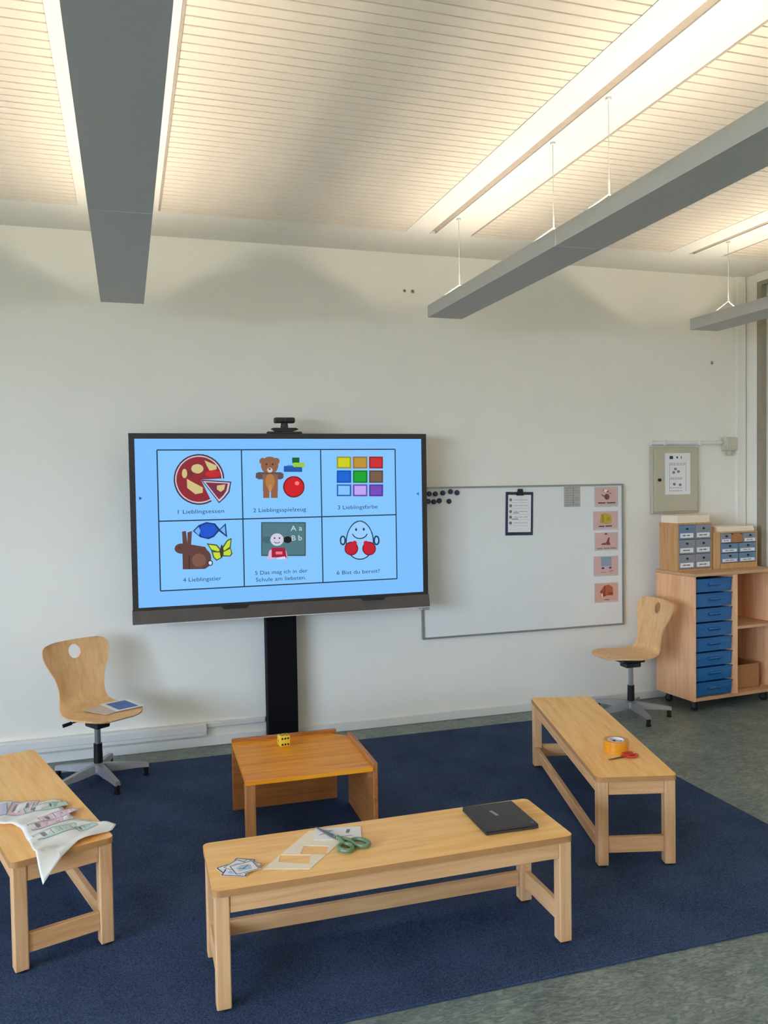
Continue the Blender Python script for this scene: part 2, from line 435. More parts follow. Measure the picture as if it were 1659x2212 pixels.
# ------------------------------------------------------------------ pictures shown on the display, in metres from the screen centre
PICTURES = {
    'pizza_picture': [
        ((75,50,60), [(-0.5,0.246), (-0.441,0.118), (-0.468,0.106), (-0.496,0.1), (-0.525,0.1), (-0.554,0.106), (-0.58,0.118), (-0.604,0.134), (-0.624,0.155), (-0.639,0.18), (-0.649,0.207), (-0.654,0.236), (-0.653,0.265), (-0.647,0.294), (-0.635,0.32), (-0.618,0.344), (-0.597,0.365), (-0.573,0.38), (-0.545,0.39), (-0.517,0.395), (-0.488,0.394), (-0.46,0.387), (-0.434,0.374), (-0.411,0.357), (-0.391,0.334), (-0.377,0.309), (-0.368,0.28), (-0.365,0.251)]),
        ((205,195,215), [(-0.5,0.246), (-0.445,0.126), (-0.471,0.115), (-0.497,0.109), (-0.525,0.109), (-0.551,0.115), (-0.576,0.126), (-0.598,0.141), (-0.617,0.161), (-0.631,0.184), (-0.641,0.21), (-0.646,0.237), (-0.645,0.264), (-0.639,0.291), (-0.627,0.316), (-0.612,0.339), (-0.592,0.357), (-0.569,0.372), (-0.543,0.382), (-0.516,0.386), (-0.489,0.385), (-0.463,0.378), (-0.439,0.366), (-0.417,0.35), (-0.399,0.329), (-0.385,0.305), (-0.377,0.278), (-0.374,0.251)]),
        ((140,40,50), [(-0.5,0.246), (-0.449,0.132), (-0.473,0.122), (-0.498,0.117), (-0.524,0.117), (-0.549,0.122), (-0.573,0.132), (-0.594,0.147), (-0.611,0.165), (-0.625,0.187), (-0.634,0.211), (-0.639,0.237), (-0.638,0.263), (-0.632,0.289), (-0.621,0.313), (-0.607,0.334), (-0.588,0.352), (-0.566,0.366), (-0.542,0.375), (-0.516,0.379), (-0.49,0.378), (-0.465,0.372), (-0.442,0.36), (-0.422,0.345), (-0.405,0.325), (-0.392,0.302), (-0.384,0.277), (-0.381,0.251)]),
        ((205,190,130), [(-0.484,0.309), (-0.486,0.301), (-0.491,0.293), (-0.499,0.287), (-0.509,0.283), (-0.52,0.282), (-0.53,0.284), (-0.54,0.288), (-0.548,0.294), (-0.552,0.301), (-0.554,0.31), (-0.552,0.318), (-0.547,0.326), (-0.539,0.332), (-0.529,0.335), (-0.518,0.337), (-0.508,0.335), (-0.498,0.331), (-0.49,0.325), (-0.486,0.317)]),
        ((205,190,130), [(-0.477,0.358), (-0.409,0.328), (-0.409,0.305), (-0.449,0.297), (-0.465,0.327)]),
        ((205,190,130), [(-0.577,0.283), (-0.578,0.274), (-0.58,0.267), (-0.584,0.261), (-0.588,0.257), (-0.593,0.256), (-0.598,0.257), (-0.602,0.261), (-0.605,0.267), (-0.607,0.275), (-0.607,0.283), (-0.606,0.292), (-0.604,0.299), (-0.601,0.305), (-0.596,0.309), (-0.592,0.31), (-0.587,0.309), (-0.583,0.305), (-0.58,0.299), (-0.578,0.291)]),
        ((205,190,130), [(-0.58,0.252), (-0.552,0.235), (-0.49,0.2), (-0.492,0.169), (-0.534,0.162), (-0.579,0.199)]),
        ((190,40,50), [(-0.385,0.279), (-0.388,0.272), (-0.394,0.266), (-0.404,0.262), (-0.417,0.259), (-0.431,0.258), (-0.445,0.259), (-0.457,0.263), (-0.467,0.267), (-0.473,0.273), (-0.475,0.28), (-0.473,0.286), (-0.466,0.292), (-0.456,0.296), (-0.444,0.299), (-0.43,0.3), (-0.416,0.299), (-0.404,0.296), (-0.394,0.291), (-0.387,0.285)]),
        ((95,55,45), [(-0.547,0.284), (-0.548,0.279), (-0.55,0.275), (-0.553,0.272), (-0.557,0.27), (-0.561,0.27), (-0.565,0.27), (-0.569,0.273), (-0.572,0.276), (-0.574,0.28), (-0.575,0.284), (-0.574,0.288), (-0.572,0.292), (-0.569,0.295), (-0.565,0.297), (-0.56,0.298), (-0.556,0.297), (-0.552,0.295), (-0.549,0.292), (-0.547,0.288)]),
        ((75,50,60), [(-0.5,0.246), (-0.325,0.232), (-0.337,0.17), (-0.363,0.138), (-0.399,0.106)]),
        ((205,195,215), [(-0.489,0.238), (-0.333,0.226), (-0.345,0.173), (-0.369,0.143), (-0.398,0.115)]),
        ((120,45,70), [(-0.475,0.23), (-0.345,0.221), (-0.355,0.178), (-0.374,0.151), (-0.399,0.128)]),
        ((205,190,130), [(-0.409,0.21), (-0.361,0.216), (-0.368,0.187), (-0.388,0.172), (-0.41,0.188)]),
    ],
    'teddy_bear_picture': [
        ((140,95,70), [(-0.117,0.35), (-0.119,0.344), (-0.122,0.339), (-0.126,0.334), (-0.132,0.332), (-0.138,0.331), (-0.144,0.332), (-0.149,0.335), (-0.154,0.339), (-0.157,0.345), (-0.157,0.351), (-0.156,0.357), (-0.153,0.362), (-0.149,0.367), (-0.143,0.37), (-0.137,0.371), (-0.131,0.369), (-0.125,0.367), (-0.121,0.362), (-0.118,0.357)]),
        ((140,95,70), [(-0.036,0.35), (-0.037,0.344), (-0.04,0.338), (-0.044,0.334), (-0.05,0.331), (-0.056,0.33), (-0.063,0.331), (-0.068,0.334), (-0.072,0.338), (-0.075,0.344), (-0.076,0.35), (-0.075,0.356), (-0.072,0.362), (-0.067,0.366), (-0.062,0.369), (-0.056,0.37), (-0.049,0.369), (-0.044,0.366), (-0.039,0.362), (-0.037,0.356)]),
        ((140,95,70), [(-0.044,0.325), (-0.047,0.308), (-0.055,0.293), (-0.067,0.282), (-0.082,0.274), (-0.098,0.272), (-0.114,0.275), (-0.128,0.282), (-0.139,0.294), (-0.146,0.309), (-0.149,0.326), (-0.146,0.342), (-0.138,0.357), (-0.126,0.368), (-0.112,0.376), (-0.096,0.378), (-0.079,0.376), (-0.065,0.368), (-0.054,0.356), (-0.047,0.341)]),
        ((95,80,85), [(-0.179,0.28), (-0.163,0.286), (-0.029,0.284), (-0.014,0.274), (-0.015,0.25), (-0.03,0.241), (-0.164,0.243), (-0.182,0.253)]),
        ((140,95,70), [(-0.138,0.272), (-0.048,0.271), (-0.05,0.175), (-0.14,0.176)]),
        ((140,95,70), [(-0.138,0.179), (-0.101,0.179), (-0.102,0.131), (-0.139,0.132)]),
        ((140,95,70), [(-0.092,0.179), (-0.051,0.178), (-0.052,0.13), (-0.093,0.131)]),
        ((175,120,70), [(-0.068,0.228), (-0.069,0.214), (-0.074,0.201), (-0.08,0.191), (-0.088,0.184), (-0.097,0.182), (-0.106,0.185), (-0.113,0.191), (-0.119,0.202), (-0.123,0.215), (-0.124,0.229), (-0.122,0.243), (-0.118,0.256), (-0.112,0.267), (-0.104,0.273), (-0.095,0.275), (-0.086,0.273), (-0.079,0.266), (-0.073,0.256), (-0.069,0.243)]),
        ((205,190,190), [(-0.08,0.297), (-0.081,0.292), (-0.083,0.288), (-0.087,0.285), (-0.091,0.283), (-0.096,0.283), (-0.101,0.283), (-0.106,0.285), (-0.109,0.289), (-0.111,0.293), (-0.112,0.297), (-0.111,0.302), (-0.109,0.306), (-0.105,0.309), (-0.101,0.311), (-0.096,0.312), (-0.091,0.311), (-0.086,0.309), (-0.083,0.306), (-0.081,0.302)]),
        ((50,40,40), [(-0.09,0.304), (-0.091,0.302), (-0.092,0.301), (-0.093,0.3), (-0.095,0.299), (-0.097,0.299), (-0.099,0.299), (-0.101,0.3), (-0.103,0.301), (-0.103,0.302), (-0.104,0.304), (-0.103,0.305), (-0.102,0.307), (-0.101,0.308), (-0.099,0.308), (-0.097,0.308), (-0.095,0.308), (-0.093,0.308), (-0.092,0.307), (-0.091,0.305)]),
        ((50,40,40), [(-0.11,0.332), (-0.11,0.33), (-0.111,0.329), (-0.112,0.328), (-0.114,0.327), (-0.115,0.327), (-0.117,0.327), (-0.118,0.328), (-0.12,0.329), (-0.12,0.33), (-0.121,0.332), (-0.12,0.334), (-0.119,0.335), (-0.118,0.336), (-0.117,0.337), (-0.115,0.337), (-0.113,0.337), (-0.112,0.336), (-0.111,0.335), (-0.11,0.333)]),
        ((50,40,40), [(-0.073,0.332), (-0.073,0.33), (-0.074,0.328), (-0.075,0.327), (-0.077,0.327), (-0.079,0.326), (-0.08,0.327), (-0.082,0.327), (-0.083,0.328), (-0.084,0.33), (-0.084,0.332), (-0.083,0.333), (-0.083,0.335), (-0.081,0.336), (-0.08,0.337), (-0.078,0.337), (-0.077,0.337), (-0.075,0.336), (-0.074,0.335), (-0.073,0.333)]),
        ((190,140,80), [(-0.087,0.189), (-0.088,0.182), (-0.089,0.175), (-0.092,0.17), (-0.094,0.167), (-0.097,0.166), (-0.1,0.167), (-0.103,0.171), (-0.105,0.176), (-0.106,0.182), (-0.106,0.189), (-0.106,0.196), (-0.104,0.202), (-0.102,0.207), (-0.099,0.21), (-0.096,0.211), (-0.093,0.21), (-0.091,0.207), (-0.089,0.202), (-0.088,0.196)]),
    ],
    'toy_blocks_picture': [
        ((25,85,170), [(-0.011,0.321), (0.101,0.32), (0.1,0.284), (-0.012,0.286)]),
        ((25,95,45), [(0.04,0.371), (0.085,0.371), (0.084,0.337), (0.04,0.337)]),
        ((150,200,60), [(0.047,0.341), (0.116,0.34), (0.116,0.313), (0.046,0.314)]),
        ((60,125,200), [(0.009,0.326), (0.043,0.325), (0.043,0.319), (0.009,0.319)]),
    ],
    'ball_picture': [
        ((110,20,40), [(0.113,0.194), (0.11,0.174), (0.1,0.156), (0.085,0.142), (0.066,0.133), (0.046,0.13), (0.025,0.133), (0.007,0.143), (-0.007,0.158), (-0.016,0.176), (-0.019,0.196), (-0.015,0.216), (-0.005,0.234), (0.009,0.248), (0.028,0.257), (0.048,0.26), (0.069,0.257), (0.087,0.247), (0.101,0.233), (0.111,0.214)]),
        ((205,25,35), [(0.106,0.194), (0.103,0.176), (0.094,0.16), (0.081,0.148), (0.064,0.14), (0.046,0.137), (0.028,0.14), (0.012,0.149), (-0.001,0.162), (-0.009,0.178), (-0.011,0.196), (-0.008,0.214), (0.001,0.23), (0.014,0.242), (0.03,0.25), (0.048,0.253), (0.066,0.25), (0.082,0.241), (0.095,0.228), (0.103,0.212)]),
        ((250,130,120), [(0.08,0.216), (0.08,0.212), (0.078,0.209), (0.074,0.206), (0.071,0.205), (0.066,0.204), (0.062,0.205), (0.058,0.207), (0.055,0.209), (0.054,0.213), (0.053,0.216), (0.054,0.22), (0.056,0.223), (0.059,0.226), (0.063,0.228), (0.067,0.228), (0.071,0.228), (0.075,0.226), (0.078,0.223), (0.08,0.22)]),
    ],
    'colour_squares_picture': [
        ((150,150,40), [(0.316,0.376), (0.408,0.375), (0.407,0.302), (0.315,0.303)]),
        ((205,205,30), [(0.325,0.367), (0.398,0.367), (0.397,0.311), (0.324,0.312)]),
        ((150,115,60), [(0.418,0.375), (0.511,0.375), (0.51,0.301), (0.417,0.302)]),
        ((190,145,55), [(0.428,0.366), (0.502,0.366), (0.501,0.31), (0.427,0.311)]),
        ((150,30,40), [(0.522,0.375), (0.612,0.374), (0.611,0.3), (0.521,0.301)]),
        ((200,45,45), [(0.531,0.366), (0.603,0.365), (0.602,0.309), (0.53,0.31)]),
        ((15,80,180), [(0.315,0.291), (0.406,0.29), (0.405,0.214), (0.313,0.215)]),
        ((20,100,215), [(0.324,0.282), (0.397,0.281), (0.396,0.223), (0.322,0.224)]),
        ((15,120,40), [(0.417,0.29), (0.51,0.289), (0.509,0.212), (0.416,0.214)]),
        ((20,165,45), [(0.426,0.281), (0.5,0.28), (0.499,0.221), (0.425,0.222)]),
        ((90,70,65), [(0.521,0.289), (0.611,0.288), (0.61,0.211), (0.519,0.212)]),
        ((120,90,75), [(0.53,0.28), (0.601,0.279), (0.6,0.22), (0.529,0.221)]),
        ((45,95,190), [(0.313,0.206), (0.405,0.204), (0.404,0.132), (0.312,0.133)]),
        ((130,195,255), [(0.322,0.197), (0.395,0.195), (0.394,0.141), (0.321,0.142)]),
        ((110,70,170), [(0.415,0.204), (0.508,0.203), (0.507,0.129), (0.414,0.131)]),
        ((190,165,240), [(0.425,0.195), (0.499,0.194), (0.498,0.139), (0.424,0.14)]),
        ((85,50,150), [(0.519,0.202), (0.61,0.201), (0.608,0.127), (0.518,0.129)]),
        ((115,75,185), [(0.528,0.193), (0.6,0.192), (0.599,0.137), (0.527,0.138)]),
    ],
    'rabbit_picture': [
        ((95,62,58), [(-0.614,-0.053), (-0.592,-0.051), (-0.584,-0.133), (-0.612,-0.132)]),
        ((95,62,58), [(-0.583,-0.059), (-0.558,-0.052), (-0.565,-0.137), (-0.586,-0.138)]),
        ((95,62,58), [(-0.581,-0.154), (-0.583,-0.163), (-0.588,-0.171), (-0.597,-0.177), (-0.608,-0.181), (-0.62,-0.182), (-0.632,-0.18), (-0.643,-0.175), (-0.652,-0.168), (-0.657,-0.16), (-0.659,-0.151), (-0.656,-0.142), (-0.651,-0.133), (-0.642,-0.127), (-0.631,-0.123), (-0.619,-0.122), (-0.607,-0.124), (-0.596,-0.129), (-0.588,-0.136), (-0.582,-0.144)]),
        ((95,62,58), [(-0.615,-0.135), (-0.561,-0.131), (-0.485,-0.147), (-0.454,-0.2), (-0.462,-0.259), (-0.488,-0.276), (-0.615,-0.273)]),
        ((95,62,58), [(-0.451,-0.214), (-0.455,-0.233), (-0.466,-0.251), (-0.483,-0.264), (-0.503,-0.272), (-0.526,-0.275), (-0.549,-0.27), (-0.569,-0.26), (-0.585,-0.246), (-0.595,-0.227), (-0.598,-0.208), (-0.594,-0.188), (-0.583,-0.171), (-0.566,-0.157), (-0.546,-0.149), (-0.523,-0.147), (-0.501,-0.151), (-0.48,-0.161), (-0.464,-0.175), (-0.454,-0.194)]),
        ((125,85,70), [(-0.481,-0.226), (-0.483,-0.238), (-0.489,-0.249), (-0.499,-0.258), (-0.51,-0.263), (-0.523,-0.264), (-0.535,-0.262), (-0.547,-0.255), (-0.555,-0.246), (-0.561,-0.235), (-0.562,-0.222), (-0.56,-0.21), (-0.554,-0.199), (-0.545,-0.19), (-0.534,-0.185), (-0.521,-0.183), (-0.508,-0.186), (-0.497,-0.192), (-0.488,-0.201), (-0.483,-0.213)]),
        ((40,35,40), [(-0.626,-0.145), (-0.627,-0.146), (-0.627,-0.147), (-0.628,-0.148), (-0.629,-0.149), (-0.631,-0.149), (-0.632,-0.149), (-0.633,-0.148), (-0.634,-0.147), (-0.635,-0.146), (-0.635,-0.144), (-0.635,-0.143), (-0.634,-0.142), (-0.633,-0.141), (-0.632,-0.14), (-0.631,-0.14), (-0.629,-0.14), (-0.628,-0.141), (-0.627,-0.142), (-0.627,-0.143)]),
        ((50,50,60), [(-0.442,-0.243), (-0.443,-0.248), (-0.445,-0.253), (-0.449,-0.256), (-0.453,-0.259), (-0.458,-0.259), (-0.463,-0.258), (-0.467,-0.256), (-0.47,-0.252), (-0.472,-0.247), (-0.473,-0.242), (-0.472,-0.236), (-0.47,-0.232), (-0.466,-0.228), (-0.462,-0.226), (-0.457,-0.225), (-0.452,-0.226), (-0.448,-0.229), (-0.445,-0.233), (-0.443,-0.238)]),
        ((210,225,245), [(-0.448,-0.243), (-0.449,-0.246), (-0.45,-0.249), (-0.452,-0.252), (-0.455,-0.253), (-0.458,-0.253), (-0.461,-0.253), (-0.463,-0.251), (-0.466,-0.248), (-0.467,-0.245), (-0.467,-0.242), (-0.467,-0.238), (-0.465,-0.235), (-0.463,-0.233), (-0.46,-0.232), (-0.457,-0.231), (-0.454,-0.232), (-0.452,-0.234), (-0.45,-0.236), (-0.448,-0.239)]),
        ((55,40,42), [(-0.58,-0.195), (-0.574,-0.196), (-0.576,-0.272), (-0.582,-0.272)]),
    ],
    'fish_picture': [
        ((25,55,110), [(-0.553,-0.052), (-0.52,-0.019), (-0.475,-0.002), (-0.424,-0.012), (-0.399,-0.045), (-0.363,-0.012), (-0.356,-0.096), (-0.403,-0.058), (-0.432,-0.09), (-0.465,-0.103), (-0.512,-0.09)]),
        ((25,85,205), [(-0.521,-0.053), (-0.504,-0.022), (-0.472,-0.01), (-0.431,-0.018), (-0.409,-0.051), (-0.439,-0.083), (-0.468,-0.094), (-0.506,-0.084)]),
        ((110,175,240), [(-0.544,-0.052), (-0.519,-0.028), (-0.51,-0.053), (-0.52,-0.079)]),
        ((110,180,245), [(-0.396,-0.05), (-0.369,-0.025), (-0.365,-0.079)]),
    ],
    'butterfly_picture': [
        ((70,85,50), [(-0.395,-0.163), (-0.417,-0.136), (-0.477,-0.126), (-0.459,-0.154), (-0.45,-0.174), (-0.441,-0.211), (-0.421,-0.232), (-0.39,-0.216), (-0.386,-0.207), (-0.341,-0.21), (-0.327,-0.193), (-0.337,-0.159), (-0.33,-0.099), (-0.358,-0.112)]),
        ((200,220,60), [(-0.402,-0.167), (-0.421,-0.143), (-0.465,-0.135), (-0.447,-0.165), (-0.408,-0.177)]),
        ((200,220,60), [(-0.402,-0.183), (-0.441,-0.181), (-0.434,-0.208), (-0.42,-0.223), (-0.396,-0.213)]),
        ((195,218,60), [(-0.381,-0.159), (-0.355,-0.119), (-0.337,-0.11), (-0.343,-0.152), (-0.376,-0.174)]),
        ((195,218,60), [(-0.379,-0.181), (-0.34,-0.164), (-0.335,-0.191), (-0.345,-0.204), (-0.38,-0.2)]),
        ((60,50,50), [(-0.383,-0.177), (-0.383,-0.189), (-0.385,-0.2), (-0.386,-0.209), (-0.389,-0.214), (-0.391,-0.216), (-0.394,-0.214), (-0.396,-0.209), (-0.397,-0.2), (-0.398,-0.189), (-0.398,-0.177), (-0.397,-0.164), (-0.396,-0.153), (-0.394,-0.145), (-0.392,-0.139), (-0.389,-0.137), (-0.387,-0.139), (-0.385,-0.145), (-0.384,-0.154), (-0.383,-0.165)]),
    ],
    'blackboard_picture': [
        ((55,75,80), [(-0.154,-0.012), (0.116,-0.02), (0.112,-0.225), (-0.158,-0.214)]),
        ((80,120,130), [(-0.148,-0.018), (0.109,-0.026), (0.106,-0.218), (-0.152,-0.208)]),
    ],
    'schoolgirl_picture': [
        ((20,18,28), [(-0.007,-0.108), (-0.01,-0.121), (-0.018,-0.132), (-0.029,-0.141), (-0.044,-0.146), (-0.061,-0.148), (-0.077,-0.145), (-0.091,-0.139), (-0.103,-0.129), (-0.11,-0.117), (-0.112,-0.104), (-0.109,-0.092), (-0.102,-0.08), (-0.09,-0.072), (-0.075,-0.066), (-0.059,-0.065), (-0.043,-0.067), (-0.028,-0.074), (-0.017,-0.083), (-0.009,-0.095)]),
        ((20,18,28), [(-0.094,-0.12), (-0.095,-0.127), (-0.099,-0.133), (-0.106,-0.137), (-0.113,-0.14), (-0.122,-0.141), (-0.131,-0.139), (-0.139,-0.136), (-0.145,-0.131), (-0.149,-0.125), (-0.15,-0.118), (-0.148,-0.112), (-0.144,-0.106), (-0.138,-0.101), (-0.13,-0.099), (-0.121,-0.098), (-0.113,-0.099), (-0.105,-0.103), (-0.099,-0.108), (-0.095,-0.114)]),
        ((20,18,28), [(0.028,-0.123), (0.027,-0.13), (0.023,-0.135), (0.017,-0.139), (0.01,-0.142), (0.002,-0.143), (-0.006,-0.141), (-0.013,-0.138), (-0.019,-0.134), (-0.022,-0.128), (-0.024,-0.121), (-0.022,-0.115), (-0.018,-0.11), (-0.013,-0.106), (-0.005,-0.103), (0.003,-0.102), (0.011,-0.103), (0.018,-0.107), (0.023,-0.111), (0.027,-0.117)]),
        ((205,205,225), [(-0.021,-0.121), (-0.023,-0.132), (-0.029,-0.143), (-0.038,-0.151), (-0.05,-0.156), (-0.062,-0.157), (-0.075,-0.155), (-0.086,-0.149), (-0.094,-0.14), (-0.1,-0.13), (-0.102,-0.118), (-0.099,-0.107), (-0.093,-0.096), (-0.084,-0.088), (-0.073,-0.083), (-0.061,-0.082), (-0.048,-0.084), (-0.037,-0.09), (-0.028,-0.099), (-0.023,-0.109)]),
        ((215,180,215), [(-0.123,-0.236), (-0.11,-0.185), (-0.086,-0.172), (-0.084,-0.236)]),
        ((190,160,190), [(-0.026,-0.232), (-0.019,-0.178), (-0.005,-0.192), (0.003,-0.241)]),
        ((160,25,60), [(-0.095,-0.167), (-0.014,-0.17), (-0.006,-0.229), (-0.096,-0.225)]),
        ((235,120,140), [(-0.071,-0.191), (-0.03,-0.192), (-0.031,-0.21), (-0.071,-0.208)]),
        ((225,205,235), [(-0.063,-0.227), (-0.016,-0.222), (-0.01,-0.239), (-0.07,-0.238)]),
        ((60,40,50), [(-0.072,-0.11), (-0.072,-0.112), (-0.073,-0.114), (-0.074,-0.115), (-0.075,-0.116), (-0.076,-0.116), (-0.077,-0.116), (-0.078,-0.115), (-0.079,-0.114), (-0.08,-0.112), (-0.08,-0.11), (-0.08,-0.108), (-0.079,-0.107), (-0.078,-0.105), (-0.077,-0.104), (-0.076,-0.104), (-0.075,-0.105), (-0.073,-0.105), (-0.073,-0.107), (-0.072,-0.109)]),
        ((60,40,50), [(-0.042,-0.111), (-0.042,-0.113), (-0.043,-0.115), (-0.044,-0.116), (-0.045,-0.117), (-0.046,-0.117), (-0.048,-0.117), (-0.049,-0.116), (-0.05,-0.115), (-0.05,-0.113), (-0.05,-0.111), (-0.05,-0.109), (-0.05,-0.108), (-0.049,-0.106), (-0.047,-0.106), (-0.046,-0.105), (-0.045,-0.106), (-0.044,-0.106), (-0.043,-0.108), (-0.042,-0.11)]),
        ((60,40,50), [(-0.043,-0.133), (-0.044,-0.136), (-0.046,-0.137), (-0.049,-0.139), (-0.052,-0.14), (-0.055,-0.141), (-0.058,-0.142), (-0.062,-0.142), (-0.065,-0.141), (-0.069,-0.141), (-0.072,-0.139), (-0.075,-0.138), (-0.077,-0.136), (-0.079,-0.134), (-0.081,-0.132), (-0.077,-0.131), (-0.076,-0.132), (-0.074,-0.134), (-0.072,-0.135), (-0.07,-0.136), (-0.067,-0.137), (-0.064,-0.137), (-0.062,-0.138), (-0.059,-0.138), (-0.056,-0.137), (-0.054,-0.137), (-0.051,-0.136), (-0.049,-0.135), (-0.048,-0.133), (-0.046,-0.132)]),
    ],
    'smiling_figure_picture': [
        ((25,60,85), [(0.365,-0.139), (0.364,-0.149), (0.361,-0.157), (0.357,-0.164), (0.351,-0.168), (0.345,-0.169), (0.339,-0.167), (0.333,-0.163), (0.329,-0.156), (0.327,-0.147), (0.326,-0.138), (0.327,-0.129), (0.33,-0.12), (0.334,-0.114), (0.34,-0.11), (0.346,-0.109), (0.352,-0.11), (0.358,-0.115), (0.362,-0.122), (0.365,-0.13)]),
        ((150,205,255), [(0.355,-0.139), (0.355,-0.145), (0.353,-0.151), (0.351,-0.156), (0.348,-0.158), (0.345,-0.159), (0.342,-0.158), (0.339,-0.155), (0.337,-0.151), (0.336,-0.145), (0.336,-0.138), (0.336,-0.132), (0.338,-0.126), (0.34,-0.122), (0.343,-0.119), (0.346,-0.118), (0.349,-0.119), (0.352,-0.122), (0.354,-0.127), (0.355,-0.133)]),
        ((25,60,85), [(0.582,-0.147), (0.581,-0.157), (0.578,-0.165), (0.573,-0.172), (0.567,-0.176), (0.561,-0.177), (0.555,-0.175), (0.549,-0.171), (0.545,-0.164), (0.542,-0.155), (0.541,-0.146), (0.543,-0.136), (0.546,-0.128), (0.55,-0.121), (0.556,-0.117), (0.562,-0.116), (0.568,-0.118), (0.574,-0.122), (0.578,-0.129), (0.581,-0.138)]),
        ((150,205,255), [(0.572,-0.147), (0.571,-0.153), (0.57,-0.159), (0.567,-0.164), (0.564,-0.166), (0.561,-0.167), (0.558,-0.166), (0.555,-0.163), (0.553,-0.158), (0.552,-0.153), (0.552,-0.146), (0.552,-0.14), (0.554,-0.134), (0.556,-0.129), (0.559,-0.127), (0.562,-0.126), (0.565,-0.127), (0.568,-0.13), (0.57,-0.134), (0.571,-0.14)]),
        ((25,60,85), [(0.544,-0.144), (0.544,-0.166), (0.541,-0.186), (0.535,-0.205), (0.526,-0.222), (0.515,-0.237), (0.501,-0.249), (0.485,-0.257), (0.469,-0.262), (0.452,-0.263), (0.434,-0.26), (0.418,-0.254), (0.403,-0.244), (0.39,-0.232), (0.379,-0.216), (0.371,-0.199), (0.366,-0.179), (0.363,-0.159), (0.364,-0.138), (0.367,-0.117), (0.373,-0.097), (0.381,-0.078), (0.391,-0.061), (0.402,-0.047), (0.414,-0.035), (0.428,-0.026), (0.442,-0.021), (0.456,-0.02), (0.47,-0.022), (0.484,-0.028), (0.497,-0.037), (0.509,-0.05), (0.52,-0.065), (0.529,-0.083), (0.537,-0.102), (0.542,-0.123)]),
        ((150,205,255), [(0.537,-0.144), (0.537,-0.164), (0.534,-0.184), (0.529,-0.202), (0.521,-0.218), (0.51,-0.232), (0.497,-0.243), (0.483,-0.251), (0.468,-0.255), (0.452,-0.256), (0.436,-0.254), (0.421,-0.248), (0.407,-0.239), (0.395,-0.227), (0.385,-0.212), (0.377,-0.196), (0.372,-0.177), (0.37,-0.158), (0.371,-0.138), (0.374,-0.118), (0.379,-0.099), (0.386,-0.082), (0.395,-0.066), (0.406,-0.052), (0.417,-0.041), (0.43,-0.033), (0.443,-0.028), (0.456,-0.026), (0.469,-0.029), (0.481,-0.034), (0.494,-0.043), (0.505,-0.055), (0.515,-0.069), (0.524,-0.086), (0.53,-0.104), (0.535,-0.124)]),
        ((20,50,80), [(0.438,-0.075), (0.437,-0.078), (0.436,-0.08), (0.435,-0.082), (0.433,-0.083), (0.431,-0.084), (0.429,-0.083), (0.427,-0.082), (0.426,-0.08), (0.425,-0.077), (0.425,-0.075), (0.425,-0.072), (0.426,-0.069), (0.428,-0.068), (0.429,-0.066), (0.431,-0.066), (0.433,-0.066), (0.435,-0.068), (0.436,-0.07), (0.437,-0.072)]),
        ((20,50,80), [(0.486,-0.075), (0.486,-0.077), (0.485,-0.08), (0.484,-0.082), (0.482,-0.083), (0.48,-0.083), (0.478,-0.083), (0.476,-0.081), (0.475,-0.079), (0.474,-0.077), (0.473,-0.074), (0.474,-0.071), (0.475,-0.069), (0.476,-0.067), (0.478,-0.066), (0.48,-0.065), (0.482,-0.066), (0.484,-0.067), (0.485,-0.069), (0.486,-0.072)]),
        ((20,50,80), [(0.504,-0.104), (0.501,-0.112), (0.496,-0.118), (0.489,-0.124), (0.481,-0.129), (0.473,-0.132), (0.463,-0.134), (0.454,-0.134), (0.444,-0.133), (0.435,-0.131), (0.427,-0.127), (0.419,-0.122), (0.413,-0.115), (0.408,-0.108), (0.405,-0.101), (0.411,-0.1), (0.414,-0.106), (0.418,-0.112), (0.423,-0.117), (0.43,-0.122), (0.437,-0.125), (0.446,-0.127), (0.454,-0.128), (0.462,-0.128), (0.47,-0.126), (0.478,-0.123), (0.485,-0.119), (0.49,-0.114), (0.495,-0.109), (0.498,-0.102)]),
        ((120,20,45), [(0.443,-0.193), (0.44,-0.206), (0.434,-0.217), (0.424,-0.227), (0.411,-0.232), (0.398,-0.234), (0.384,-0.231), (0.372,-0.224), (0.362,-0.215), (0.356,-0.202), (0.355,-0.189), (0.357,-0.176), (0.363,-0.164), (0.373,-0.155), (0.386,-0.15), (0.399,-0.148), (0.413,-0.151), (0.425,-0.157), (0.435,-0.167), (0.441,-0.179)]),
        ((195,25,45), [(0.436,-0.192), (0.434,-0.203), (0.428,-0.213), (0.42,-0.221), (0.409,-0.225), (0.398,-0.227), (0.386,-0.225), (0.376,-0.219), (0.368,-0.211), (0.363,-0.201), (0.362,-0.189), (0.364,-0.179), (0.369,-0.169), (0.377,-0.161), (0.388,-0.156), (0.399,-0.155), (0.411,-0.157), (0.421,-0.163), (0.429,-0.171), (0.434,-0.181)]),
        ((195,25,45), [(0.435,-0.158), (0.434,-0.162), (0.432,-0.166), (0.428,-0.169), (0.424,-0.171), (0.419,-0.171), (0.414,-0.17), (0.41,-0.168), (0.406,-0.165), (0.404,-0.161), (0.403,-0.157), (0.404,-0.152), (0.407,-0.149), (0.41,-0.146), (0.414,-0.144), (0.419,-0.143), (0.424,-0.144), (0.428,-0.146), (0.432,-0.15), (0.434,-0.153)]),
        ((120,20,45), [(0.557,-0.197), (0.555,-0.21), (0.548,-0.222), (0.538,-0.231), (0.525,-0.237), (0.512,-0.238), (0.498,-0.236), (0.486,-0.229), (0.476,-0.219), (0.47,-0.207), (0.468,-0.194), (0.47,-0.18), (0.477,-0.169), (0.487,-0.16), (0.499,-0.154), (0.513,-0.152), (0.527,-0.155), (0.539,-0.162), (0.549,-0.171), (0.555,-0.184)]),
